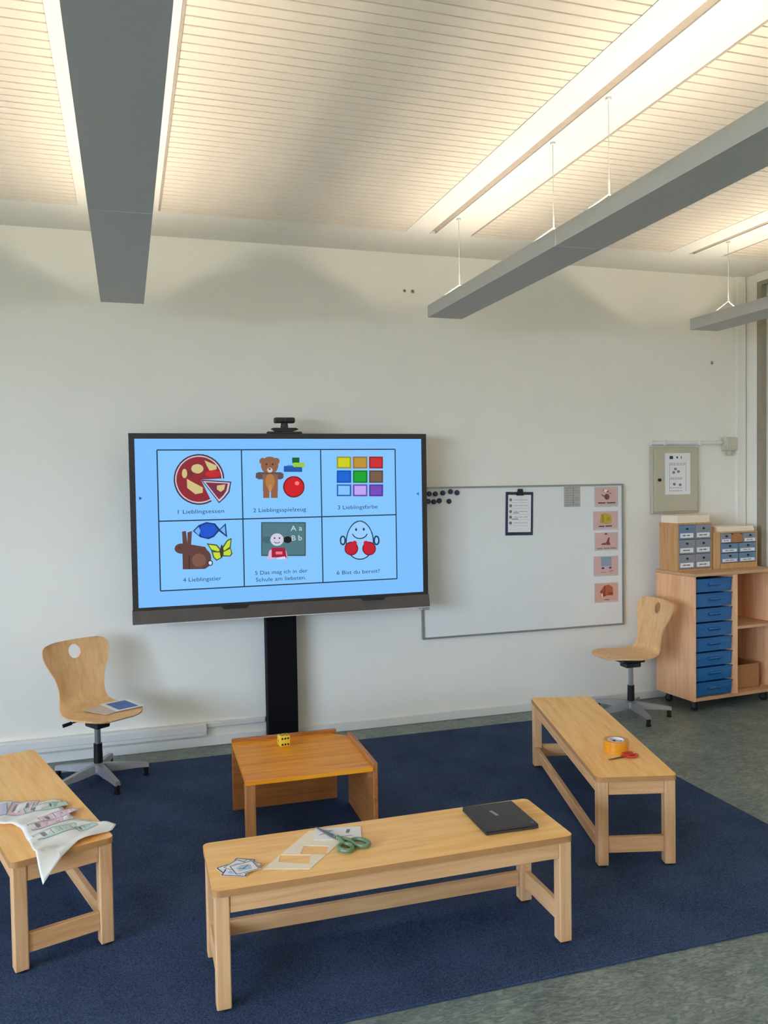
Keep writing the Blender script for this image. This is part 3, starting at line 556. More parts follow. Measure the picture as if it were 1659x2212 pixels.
        ((195,25,45), [(0.55,-0.197), (0.548,-0.208), (0.542,-0.218), (0.534,-0.225), (0.523,-0.23), (0.512,-0.231), (0.5,-0.229), (0.49,-0.224), (0.482,-0.215), (0.477,-0.205), (0.475,-0.194), (0.477,-0.183), (0.482,-0.173), (0.491,-0.165), (0.501,-0.161), (0.513,-0.159), (0.525,-0.161), (0.535,-0.167), (0.543,-0.175), (0.548,-0.186)]),
        ((195,25,45), [(0.509,-0.16), (0.508,-0.165), (0.505,-0.169), (0.502,-0.171), (0.497,-0.173), (0.493,-0.174), (0.488,-0.173), (0.483,-0.171), (0.48,-0.168), (0.478,-0.164), (0.477,-0.159), (0.478,-0.155), (0.48,-0.151), (0.484,-0.148), (0.488,-0.147), (0.493,-0.146), (0.498,-0.147), (0.502,-0.149), (0.506,-0.152), (0.508,-0.156)]),
    ],
    'page_arrow': [
        ((40,80,150), [(-0.848,0.155), (-0.848,0.133), (-0.831,0.144)]),
    ],
    'page_arrow.001': [
        ((60,110,180), [(0.846,0.15), (0.846,0.126), (0.828,0.138)]),
    ],
}

# ------------------------------------------------------------------ pendant lamp rows (indirect light thrown at the ceiling)
tube_mat = emit('lamp_tube_glow', (255, 255, 255), TUBE_STRENGTH)
tube_mat.node_tree.nodes['Principled BSDF'].inputs['Emission Color'].default_value = (*TUBE_COLOUR, 1)
ZB, HW, HL = 2.572, 0.109, 0.070
Y0L, SEG = -0.53, 1.52
def lamp_row(cx, label):
    t = thing('pendant_light', (cx, Y0L, ZB), 0, label, 'lamp', 'pendant light rows')
    hm = MB()
    prof = [(-HW, 0), (HW, 0), (HW, HL), (0.072, HL), (0.072, HL - 0.004), (HW - 0.004, HL - 0.004), (HW - 0.004, 0.004), (-HW + 0.004, 0.004), (-HW + 0.004, HL - 0.004), (-0.072, HL - 0.004), (-0.072, HL), (-HW, HL)]
    hm.prism(prof, SEG - 0.003, 'Y', -SEG + 0.0015)
    hme = hm.mesh('housing', M['lampgrey'])
    hme.materials.append(M['lampin'])
    for pg in hme.polygons:
        c_ = pg.center
        if abs(c_.x) < HW - 0.002 and 0.002 < c_.z < HL - 0.001 and abs(pg.normal.y) < 0.5: pg.material_index = 1
    cap = MB().span(-HW + 0.0045, HW - 0.0045, -0.0035, -0.0018, 0.0045, HL - 0.0045).mesh('end_cap', M['lampgrey'])
    tm = MB().cyl((0, -0.03, 0.030), (0, -SEG + 0.03, 0.030), 0.008, seg=10).mesh('lamp_tube', tube_mat, True)
    wm = MB()
    apex = (0.0, 0.0, HL + 0.075)
    for s in (-1, 1):
        wm.tube([apex, (s * HW * 0.93, 0, HL + 0.004)], 0.0035, 6)
        wm.box((s * HW * 0.93, 0, HL + 0.004), (0.012, 0.012, 0.008))
    wm.tube([apex, (0, 0, HL + 0.125)], 0.0045, 6)
    wm.tube([(0, 0, HL + 0.125), (0, 0, H - ZB - 0.003)], 0.0020, 6)
    wme = wm.mesh('suspension_wire', M['wire'])
    rose = MB().cyl((0, 0, H - ZB - 0.012), (0, 0, H - ZB - 0.0022), 0.012, seg=14).mesh('ceiling_rose', M['white'])
    for k in range(5):
        y = -k * SEG
        link('housing', hme, t, (0, y, 0))
        link('lamp_tube', tm, t, (0, y, 0))
        for d in (0.23, SEG - 0.21):
            w = link('suspension_wire', wme, t, (0, y - d, 0)); link('ceiling_rose', rose, w)
    link('end_cap', cap, t)
    link('end_cap', cap, t, (0, -5 * SEG + 0.0053, 0))
    return t
lamp_row(LX[0], 'unseen grey pendant light row added for lighting, closest to the window wall')  # row out of view, added for lighting
lamp_row(LX[1], 'unseen grey pendant light row added for lighting, second from the window wall')  # also out of view, put in for its light
lamp_row(LX[2], 'long grey pendant light row hanging in line with the edge of the display')
lamp_row(LX[3], 'long grey pendant light row hanging between display and whiteboard, its left side showing')
lamp_row(LX[4], 'long grey pendant light row hanging above the beech tray cabinet')

# ------------------------------------------------------------------ wall fittings
tk = thing('cable_trunking', (0.0, 0.0, 0.0), 0, 'white cable trunking along the wall above the skirting', 'cable duct')
MB().span(-1.9, 0.433, -0.045, -0.0005, 0.074, 0.150).bevel(0.004, 1).build('trunk', M['white'], tk)
MB().span(-1.9, 0.432, -0.052, -0.0455, 0.100, 0.142).bevel(0.002, 1).build('lid', M['white'], tk)
MB().span(0.4335, 0.796, -0.028, -0.0005, 0.118, 0.148).bevel(0.003, 1).build('thin_trunk', M['white'], tk)

pn = thing('fuse_cabinet', (3.816, 0.0, 1.345), 0, 'shallow beige metal fuse cabinet on the wall with a notice on its door', 'fuse box')
MB().span(-0.20, 0.20, -0.035, -0.0005, 0, 0.485).bevel(0.003, 1).build('body', M['panelgrey'], pn)
dr = MB().span(-0.185, 0.185, -0.044, -0.0355, 0.015, 0.470).bevel(0.003, 1).build('door', M['panelgrey'], pn)
MB().cyl((-0.147, -0.0445, 0.245), (-0.147, -0.056, 0.245), 0.011, seg=14).span(-0.150, -0.144, -0.060, -0.056, 0.238, 0.252).build('lock', M['black'], dr)
nt_ = thing('notice_sheet', (3.825, -0.0455, 1.483), 0, 'white printed notice taped to the beige fuse cabinet', 'paper')
MB().span(-0.108, 0.108, -0.001, 0, 0, 0.30).build('sheet', M['paper'], nt_)
pr = MB()
for x, w, h in ((-0.055, 0.030, 0.022), (-0.005, 0.014, 0.014), (0.030, 0.007, 0.018)):
    pr.flat([(x - w / 2, 0.268 - h / 2), (x + w / 2, 0.268 - h / 2), (x + w / 2, 0.268 + h / 2), (x - w / 2, 0.268 + h / 2)], -0.0013, M['ink'])
for i, z in enumerate((0.225, 0.215, 0.120, 0.112, 0.048, 0.026)):
    bar_marks(pr, -0.068, 0.068 if i < 2 else 0.04, z, 0.0035, -0.0013, M['inkgrey'], 5, i)
for x, z in ((-0.035, 0.16), (0.005, 0.166), (-0.02, 0.185), (-0.03, 0.075), (0.02, 0.07)):
    pr.flat([(x + 0.014 * math.cos(a * 1.05), z + 0.011 * math.sin(a * 1.05)) for a in range(6)], -0.0013, M['inkgrey'])
for x in (-0.07, 0.07):
    pr.flat([(x - 0.0012, 0.02), (x + 0.0012, 0.02), (x + 0.0012, 0.235), (x - 0.0012, 0.235)], -0.0013, M['inkgrey'])
pr.build('print', M['ink'], nt_)

cd = thing('conduit', (3.93, 0, 1.858), 0, 'white conduit running along the wall above the fuse cabinet', 'pipe')
MB().cyl((-0.31, -0.018, 0), (0.298, -0.018, 0), 0.016, seg=16).build('pipe', M['white'], cd, smooth=True)
for x in (-0.2, 0.1): MB().span(x - 0.01, x + 0.01, -0.036, -0.0005, -0.02, 0.02).bevel(0.003, 1).build('clip', M['white'], cd)
jb = thing('junction_box', (4.292, -0.0005, 1.85), 0, 'square cream junction box at the end of the conduit', 'junction box')
MB().span(-0.055, 0.055, -0.05, 0, -0.05, 0.05).bevel(0.008, 2).build('body', M['cream'], jb)
MB().span(-0.046, 0.046, -0.058, -0.0505, -0.041, 0.041).bevel(0.003, 1).build('lid', M['cream'], jb)
MB().cyl((0, -0.025, -0.085), (0, -0.025, -0.0505), 0.022, seg=14).build('cable_gland', M['panelgrey'], jb)
for i, (x, z, r) in enumerate(((1.766, 2.85, 0.010), (1.822, 2.848, 0.012))):
    o = MB().cyl((0, 0, 0), (0, -0.006, 0), r, r * 0.6, 10).build('wall_plug', M['inkgrey'], None, (x, -0.0003, z))
    tag(o, 'dark screw plug of the pair in the bare wall, %s the lamp end' % ('farther from', 'nearer to')[i], 'wall plug', 'screw plugs high on the wall')
o = MB().cyl((0, 0, 0), (0, -0.006, 0), 0.013, 0.008, 10).build('wall_plug', M['inkgrey'], None, (4.16, -0.0003, 2.45))
tag(o, 'single dark screw plug high in the wall above the junction box', 'wall plug')
o = MB().cyl((0, 0, 0), (0, -0.006, 0), 0.010, 0.006, 10).build('wall_plug', M['inkgrey'], None, (-0.118, -0.0003, 2.80))
tag(o, 'small dark screw plug in the wall by the end of the first lamp', 'wall plug')

# ------------------------------------------------------------------ interactive display on its post
TX, TZ, TY = 0.918, 1.39, -0.23
st = thing('display_stand', (0.893, -0.02, 0.0), 0, 'black steel post that carries the big display', 'stand')
MB().span(-0.093, 0.093, -0.10, 0, 0.012, 1.30).bevel(0.004, 1).build('post', M['blackpost'], st)
MB().span(-0.16, 0.16, -0.14, 0, 0.0005, 0.0115).bevel(0.003, 1).build('foot_plate', M['blackpost'], st)
MB().span(-0.30, 0.30, -0.125, -0.1005, 1.0, 1.7).bevel(0.003, 1).build('mounting_bracket', M['blackpost'], st)
tv = thing('interactive_display', (TX, TY, TZ), 0, 'large wall display with six picture fields on a light blue screen', 'display')
SW, SH = 0.866, 0.4835          # half width and half height of the lit screen
W2, ZT, ZLO = 0.898, 0.515, -0.500
bz = MB()
bz.span(-W2, -SW, 0, 0.05, ZLO, ZT).span(SW, W2, 0, 0.05, ZLO, ZT).span(-SW, SW, 0, 0.05, SH, ZT).span(-SW, SW, 0, 0.05, ZLO, -SH)
bz.build('bezel', M['bezel'], tv)
MB().span(-W2 + 0.01, W2 - 0.01, 0.0505, 0.078, ZLO + 0.02, ZT - 0.02).bevel(0.01, 2).build('back_cover', M['black'], tv)
bar = MB().prism([(-0.006, -0.5005), (-0.022, -0.575), (0.05, -0.575), (0.05, -0.5005)], 2 * W2 + 0.006, 'X', -W2 - 0.003).build('bottom_bar', M['bezelbar'], tv)
MB().span(-W2, W2, -0.024, 0.05, -0.580, -0.5755).build('bar_lip', M['silver'], bar)
for x in (-0.32, 0.53):
    MB().prism([(x - 0.08, -0.5005), (x + 0.08, -0.5005), (x + 0.065, -0.516), (x - 0.065, -0.516)], 0.012, 'Y', -0.021).build('pen_slot', M['black'], bar)
MB().span(W2 - 0.055, W2 + 0.004, -0.02, 0.04, -0.598, -0.5805).bevel(0.004, 1).build('corner_port', M['alu'], bar)
sc_ = MB().span(-SW, SW, 0.004, 0.045, -SH, SH).build('screen', emit('screen_glow', (124, 190, 255), 0.92), tv)
scr_cols = {}
def scol(c):
    if c not in scr_cols: scr_cols[c] = emit('screen_colour_%d' % len(scr_cols), c, 0.92)
    return scr_cols[c]
LINE = (32, 52, 78)
gx = (-0.743, -0.262, 0.216, 0.692); gz = (0.419, 0.010, -0.392)
gl = MB()
for x in gx: gl.flat([(x - 0.0035, gz[2]), (x + 0.0035, gz[2]), (x + 0.0035, gz[0]), (x - 0.0035, gz[0])], 0.0034, scol(LINE))
for z in gz: gl.flat([(gx[0], z - 0.0035), (gx[3], z - 0.0035), (gx[3], z + 0.0035), (gx[0], z + 0.0035)], 0.0033, scol(LINE))
gl.build('picture_grid', None, sc_)
cells = MB()
for i in range(3):
    for j in range(2):
        cells.flat([(gx[i], gz[j + 1]), (gx[i + 1], gz[j + 1]), (gx[i + 1], gz[j]), (gx[i], gz[j])], 0.0038, scol((131, 197, 255)))
cells.build('picture_fields', None, sc_)
for name, polys in PICTURES.items():
    mb = MB()
    for k, (c, pts) in enumerate(polys): mb.flat(pts, 0.0032 - 0.00012 * k, scol(c))
    mb.build(name.split('.')[0], None, sc_)
def caption(body, x, z, width, size, c=(34, 66, 106), depth=0.0028):
    me = text_mesh(body, width, size); me.materials.append(scol(c))
    return link('caption', me, sc_, (x, depth, z))
caption('1 Lieblingsessen', -0.506, 0.060, 0.264, 0.034)
caption('2 Lieblingsspielzeug', -0.041, 0.058, 0.320, 0.034)
caption('3 Lieblingsfarbe', 0.444, 0.063, 0.254, 0.034)
caption('4 Lieblingstier', -0.506, -0.336, 0.220, 0.034)
caption('5 Das mag ich in der', -0.039, -0.315, 0.318, 0.034)
caption('Schule am liebsten.', -0.041, -0.356, 0.304, 0.034)
caption('6 Bist du bereit?', 0.441, -0.338, 0.276, 0.034)
caption('A a', 0.058, -0.056, 0.070, 0.045, (205, 222, 228), 0.0024)
caption('B b', 0.058, -0.115, 0.062, 0.045, (205, 222, 228), 0.0024)

wc = thing('webcam', (0.918, -0.215, TZ + ZT + 0.0005), 0, 'small black webcam clamped on top of the display', 'camera')
MB().span(-0.105, 0.105, -0.012, 0.03, 0, 0.012).bevel(0.003, 1).build('base', M['bezel'], wc)
MB().prism([(-0.082, 0.028), (-0.07, 0.034), (0.07, 0.034), (0.084, 0.024), (0.05, 0.0125), (-0.055, 0.0125)], 0.035, 'Y', -0.012).build('bracket', M['black'], wc)
MB().cyl((0, 0.005, 0.0345), (0, 0.005, 0.062), 0.024, 0.020, 16).build('neck', M['black'], wc)
cb = MB().span(-0.062, 0.062, -0.02, 0.03, 0.0625, 0.096).bevel(0.008, 2).build('body', M['black'], wc)
MB().cyl((0, -0.0205, 0.079), (0, -0.026, 0.079), 0.013, 0.011, 16).build('lens', M['laptop'], cb)

# ------------------------------------------------------------------ whiteboard and what hangs on it
WX0, WX1, WZa, WZb = 1.85, 3.385, 0.558, 1.568
wb = thing('whiteboard', ((WX0 + WX1) / 2, 0, WZa), 0, 'wide magnetic whiteboard with thin grey frame behind the display edge', 'whiteboard')
bw, bh = (WX1 - WX0) / 2, WZb - WZa
MB().span(-bw + 0.012, bw - 0.012, -0.018, -0.0005, 0.012, bh - 0.012).build('panel', M['board'], wb)
MB().span(-bw, bw, -0.026, -0.0005, 0, 0.0118).build('frame_rail', M['boardframe'], wb)
MB().span(-bw, bw, -0.026, -0.0005, bh - 0.0118, bh).build('frame_rail', M['boardframe'], wb)
for s in (-1, 1): MB().span(s * bw, s * (bw - 0.0118), -0.026, -0.0005, 0.012, bh - 0.012).build('frame_stile', M['boardframe'], wb)
mag = MB().lathe([(0.0001, -0.0095), (0.013, -0.0095), (0.0165, -0.006), (0.0175, 0), (0.0001, 0)], 18)
bmesh.ops.transform(mag.bm, matrix=Matrix.Rotation(R(-90), 4, 'X') @ Matrix.Diagonal((1, 1, 1, 1)), verts=mag.bm.verts)
magm = mag.mesh('board_magnet', M['navy'], True)
ORD = ['first', 'second', 'third', 'fourth', 'fifth']
for row, spots_ in (('upper', ((1.908, 1.523), (1.951, 1.522), (2.003, 1.527), (2.058, 1.535), (2.104, 1.528))), ('lower', ((1.900, 1.474), (1.939, 1.470), (1.978, 1.476), (2.047, 1.471)))):
    for k, (x, z) in enumerate(spots_):
        tag(link('board_magnet', magm, None, (x, -0.028, z)), 'round navy magnet, %s from the display edge in the %s magnet row' % (ORD[k], row), 'magnet', 'navy magnets on the whiteboard')
cl = thing('clipboard', (2.562, -0.0185, 1.227), R(0), 'dark blue clipboard with a list hanging on the whiteboard', 'clipboard')
cl.rotation_euler.y = R(1.2)
MB().span(-0.104, 0.104, -0.005, 0, 0, 0.297).bevel(0.002, 1).build('board', M['navy'], cl)
ps = MB().span(-0.086, 0.086, -0.0065, -0.0055, 0.022, 0.277).build('list_sheet', M['paper'], cl)
lp = MB()
for i, z in enumerate((0.243, 0.203, 0.163, 0.125, 0.085)):
    bar_marks(lp, -0.045, 0.066, z, 0.004, -0.0069, M['greypaper'], 3, 20 + i)
    lp.flat([(-0.068 + 0.012 * math.cos(a * 1.05), z + 0.012 * math.sin(a * 1.05)) for a in range(6)], -0.0069, M['inkgrey'])
    lp.flat([(-0.08, z - 0.019), (0.08, z - 0.019), (0.08, z - 0.0175), (-0.08, z - 0.0175)], -0.0068, M['greypaper'])
bar_marks(lp, -0.05, 0.0, 0.154, 0.005, -0.0069, M['inkgrey'], 1, 3)
bar_marks(lp, -0.06, 0.0, 0.112, 0.005, -0.0069, M['inkgrey'], 1, 4)
lp.build('list_print', None, ps)
cp = MB().prism([(-0.025, 0.272), (0.025, 0.272), (0.018, 0.300), (0.015, 0.318), (-0.015, 0.318), (-0.018, 0.300)], 0.014, 'Y', -0.020).bevel(0.003, 1).build('clip', M['black'], cl)
MB().cyl((-0.012, -0.0205, 0.305), (0.012, -0.0205, 0.305), 0.006, seg=10).build('clip_lever', M['bezel'], cp)

gs = thing('handout_sheet', (2.975, -0.0185, 1.412), 0, 'small grey handwritten sheet high on the whiteboard', 'paper')
MB().span(-0.064, 0.064, -0.001, 0, 0, 0.142).build('sheet', M['greypaper'], gs)
gp = MB()
for i in range(8): bar_marks(gp, -0.055, 0.055 if i % 3 else 0.02, 0.13 - i * 0.0165, 0.003, -0.0014, M['inkgrey'], 3, 40 + i)
gp.flat([(0.008, 0.012), (0.012, 0.012), (0.012, 0.135), (0.008, 0.135)], -0.0013, M['inkgrey'])
gp.build('handwriting', None, gs)

PINK = plain('pink_card', (214, 176, 168), 0.6, var=0.03)
SAL = plain('salmon_card', (216, 168, 150), 0.6, var=0.03)
BR = plain('brown_print', (104, 64, 56), 0.7); RB = plain('red_brown_print', (130, 60, 52), 0.7)
YE = plain('yellow_print', (192, 166, 56), 0.7); OC = plain('ochre_print', (170, 140, 60), 0.7)
BL = plain('grey_blue_print', (142, 158, 178), 0.7); OR = plain('orange_print', (178, 92, 60), 0.7); OD = plain('dark_orange_print', (142, 62, 44), 0.7)
LAM = plain('laminate', (206, 196, 190), 0.25)
def card(x, z, w, h, face, label, polys, mk=None):
    t = thing('picture_card', (x, -0.0185, z), 0, label, 'card', 'picture cards in a column on the whiteboard')
    MB().span(-w / 2, w / 2, -0.001, 0, -h / 2, h / 2).build('laminate', LAM, t)
    MB().span(-w / 2 + 0.006, w / 2 - 0.006, -0.0018, -0.0012, -h / 2 + 0.012, h / 2 - 0.006).build('card_face', face, t)
    mb = MB(); k = 0
    for mt, pts in polys:
        mb.flat([(a * w, b * h) for a, b in pts], -0.0021 - 0.0001 * k, mt); k += 1
    if mk:
        bar_marks(mb, mk[0] * w, mk[1] * w, mk[2] * h, 0.008, -0.0021, M['ink'] if mk[3] else M['inkgrey'], mk[4], 9)
    mb.build('print', None, t)
def ell(cx, cz, rx, rz, n=12, a0=0.0): return [(cx + rx * math.cos(a0 + 2 * math.pi * i / n), cz + rz * math.sin(a0 + 2 * math.pi * i / n)) for i in range(n)]
card(3.248, 1.477, 0.192, 0.142, PINK, 'pink picture card with a dark brown figure, topmost in its column', [(BR, ell(0.02, 0.0, 0.11, 0.15)), (BR, [(-0.22, 0.10), (-0.20, 0.13), (-0.05, 0.02), (-0.06, -0.02)]), (M['paper'], ell(-0.02, 0.30, 0.07, 0.07)), (BR, [(-0.02, 0.25), (0.10, 0.33), (0.08, 0.22)]), (BR, [(0.12, 0.22), (0.22, 0.15), (0.2, 0.13), (0.1, 0.19)]), (BR, [(-0.16, 0.3), (-0.13, 0.38), (-0.11, 0.37), (-0.14, 0.28)])], (-0.38, 0.40, -0.30, True, 2))
card(3.242, 1.309, 0.202, 0.134, PINK, 'pale picture card with a mustard yellow drawing', [(YE, [(-0.24, -0.12), (-0.2, 0.35), (-0.02, 0.38), (0.2, 0.3), (0.26, 0.05), (0.2, -0.15), (0.0, -0.18)]), (OC, [(-0.18, -0.1), (-0.16, 0.3), (-0.08, 0.32), (-0.05, -0.1)]), (OC, ell(0.1, 0.08, 0.08, 0.12))], (-0.30, 0.26, -0.30, True, 2))
card(3.246, 1.160, 0.192, 0.128, PINK, 'pink picture card with a red brown kneeling figure', [(RB, [(0.0, -0.2), (0.04, 0.12), (0.10, 0.25), (0.14, 0.2), (0.12, 0.0), (0.17, -0.2)]), (RB, [(-0.22, -0.18), (-0.2, -0.10), (-0.05, -0.06), (0.0, -0.2)]), (RB, [(-0.05, -0.1), (0.05, 0.08), (0.08, 0.0), (0.02, -0.16)]), (RB, ell(-0.02, 0.42, 0.07, 0.05))], (-0.42, 0.44, -0.38, False, 3))
card(3.242, 0.985, 0.200, 0.142, PINK, 'pale picture card with a grey blue square', [(BL, [(-0.2, 0.0), (0.22, 0.0), (0.22, 0.46), (-0.2, 0.46)]), (M['ink'], ell(-0.13, -0.10, 0.06, 0.05)), (M['ink'], ell(0.17, -0.09, 0.06, 0.05)), (M['inkgrey'], [(-0.2, -0.32), (0.0, -0.32), (0.0, -0.29), (-0.2, -0.29)]), (M['inkgrey'], [(0.12, -0.30), (0.3, -0.24), (0.3, -0.2), (0.12, -0.26)])])
card(3.244, 0.796, 0.194, 0.140, SAL, 'salmon picture card with an orange group drawing, bottom of its column', [(OR, [(-0.25, -0.2), (-0.22, 0.15), (-0.1, 0.35), (0.1, 0.4), (0.27, 0.25), (0.28, -0.15), (0.1, -0.15)]), (OD, [(-0.14, -0.2), (-0.12, 0.3), (-0.04, 0.34), (-0.04, -0.2)]), (OD, [(0.05, -0.12), (0.25, -0.16), (0.28, -0.02), (0.1, 0.02)]), (M['paper'], ell(-0.19, -0.12, 0.035, 0.09)), (OD, ell(-0.22, 0.05, 0.05, 0.07))], (-0.1, 0.14, -0.36, False, 1))

# ------------------------------------------------------------------ carpet
tag(MB().span(-1.25, 2.772, -2.812, -0.238, 0.0005, 0.010).bevel(0.003, 1).build('carpet', M['carpet']), 'dark navy blue carpet lying on the grey green linoleum', 'carpet')
CZ = 0.0102

# ------------------------------------------------------------------ benches
def bench(cx, cy, ang, Ln, Wd, label, ztop=0.388):
    t = thing('bench', (cx, cy, CZ), R(ang), label, 'bench', 'wooden benches around the carpet')
    h = ztop - CZ; a, b = Ln / 2, Wd / 2; tt = 0.021; lw = 0.045; ins = 0.006
    pts = []
    r = 0.022
    for sx, sy, a0 in ((1, 1, 0), (-1, 1, 90), (-1, -1, 180), (1, -1, 270)):
        for k in range(5):
            an = R(a0 + k * 22.5); pts.append((sx * (a - r) + r * math.cos(an), sy * (b - r) + r * math.sin(an)))
    tm_ = MB().prism(pts, tt, 'Z', h - tt).bevel(0.003, 2).mesh('seat', M['bench'])
    tm_.materials.append(M['edge'])
    for pg in tm_.polygons:
        if pg.normal.z < 0.25: pg.material_index = 1
    link('seat', tm_, t)
    legm = MB().span(-lw / 2, lw / 2, -lw / 2, lw / 2, 0.008, h - tt - 0.0005).bevel(0.004, 2).mesh('leg', M['benchz'])
    fm = MB().cyl((0, 0, 0), (0, 0, 0.0078), 0.019, seg=16).mesh('foot_pad', M['foot'])
    lx, ly = a - ins - lw / 2, b - ins - lw / 2
    for sx in (-1, 1):
        for sy in (-1, 1):
            lg = link('leg', legm, t, (sx * lx, sy * ly, 0)); link('foot_pad', fm, lg)
    ah = 0.056; z1 = h - tt - 0.0006; e = lw / 2 + 0.0003; at = 0.022
    ax = MB().span(-lx + e, lx - e, -at / 2, at / 2, z1 - ah, z1).bevel(0.002, 1).mesh('apron_rail', M['benchx'])
    ay = MB().span(-at / 2, at / 2, -ly + e, ly - e, z1 - ah, z1).bevel(0.002, 1).mesh('end_rail', M['benchy'])
    sx_ = MB().span(-lx + e, lx - e, -at / 2, at / 2, 0.062, 0.062 + 0.052).bevel(0.002, 1).mesh('stretcher', M['benchx'])
    sy_ = MB().span(-at / 2, at / 2, -ly + e, ly - e, 0.058, 0.058 + 0.064).bevel(0.002, 1).mesh('end_stretcher', M['benchy'])
    for s in (-1, 1):
        link('apron_rail', ax, t, (0, s * (b - ins - at / 2 - 0.004), 0))
        link('end_rail', ay, t, (s * (a - ins - at / 2 - 0.004), 0, 0))
        link('end_stretcher', sy_, t, (s * (a - ins - at / 2 - 0.008), 0, 0))
    link('stretcher', sx_, t, (0, b - ins - at / 2 - 0.008, 0))
    return t
bench(0.823, -2.496, -0.2, 1.214, 0.352, 'beech bench with laptop, scissors and paper on its seat')
bench(2.124, -1.660, 74.8, 1.255, 0.335, 'beech bench with the yellow tape roll on its seat')
bench(-0.414, -1.642, -72.0, 1.195, 0.335, 'beech bench with a clear plastic sleeve of cut outs on its seat')

# ------------------------------------------------------------------ cube table with die
tb = thing('cube_table', (0.745, -1.385, CZ), R(-1.2), 'small orange brown cube table with raised edges in the middle of the carpet', 'table')
ht = 0.345 - CZ
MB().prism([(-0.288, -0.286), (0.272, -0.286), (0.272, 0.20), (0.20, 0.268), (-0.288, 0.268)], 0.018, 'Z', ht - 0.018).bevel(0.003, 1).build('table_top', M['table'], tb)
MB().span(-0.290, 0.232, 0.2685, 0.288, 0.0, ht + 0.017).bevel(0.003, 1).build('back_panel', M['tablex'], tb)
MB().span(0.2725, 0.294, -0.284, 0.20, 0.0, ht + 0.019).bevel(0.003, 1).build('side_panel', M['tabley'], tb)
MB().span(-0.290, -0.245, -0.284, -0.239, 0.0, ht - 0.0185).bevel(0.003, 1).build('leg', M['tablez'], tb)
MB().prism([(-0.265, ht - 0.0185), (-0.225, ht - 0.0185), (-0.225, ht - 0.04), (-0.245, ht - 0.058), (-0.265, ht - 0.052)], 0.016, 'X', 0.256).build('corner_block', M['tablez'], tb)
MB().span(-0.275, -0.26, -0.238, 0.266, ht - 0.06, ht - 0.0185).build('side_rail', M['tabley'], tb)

de = thing('foam_die', (0.694, -1.235, 0.3455), R(6), 'yellow foam die with black pips on the cube table', 'die')
DS = 0.052
MB().box((0, 0, DS / 2), (DS, DS, DS)).bevel(0.006, 3).build('body', M['yellow'], de, smooth=True)
PIP = {'front': [(a * 0.014, b * 0.014) for a in (-1, 1) for b in (-1, 0, 1)], 'top': [(-0.012, -0.012), (0.012, 0.012), (0, 0), (0.012, -0.012), (-0.012, 0.012)], 'side': [(0, 0)]}
def pipm(): return MB().cyl((0, 0, -0.0002), (0, 0, 0.0006), 0.0048, seg=12).mesh('pip', M['black'])
pm = pipm()
for a, b_ in PIP['front']:
    o = link('pip', pm, de, (b_, -DS / 2 - 0.0002, DS / 2 + a)); o.rotation_euler.x = R(90)
for a, b_ in PIP['top']: link('pip', pm, de, (a, b_, DS + 0.0002))
for a, b_ in PIP['side']:
    for s in (-1, 1):
        o = link('pip', pm, de, (s * (DS / 2 + 0.0002), a, DS / 2 + b_)); o.rotation_euler.y = R(90)

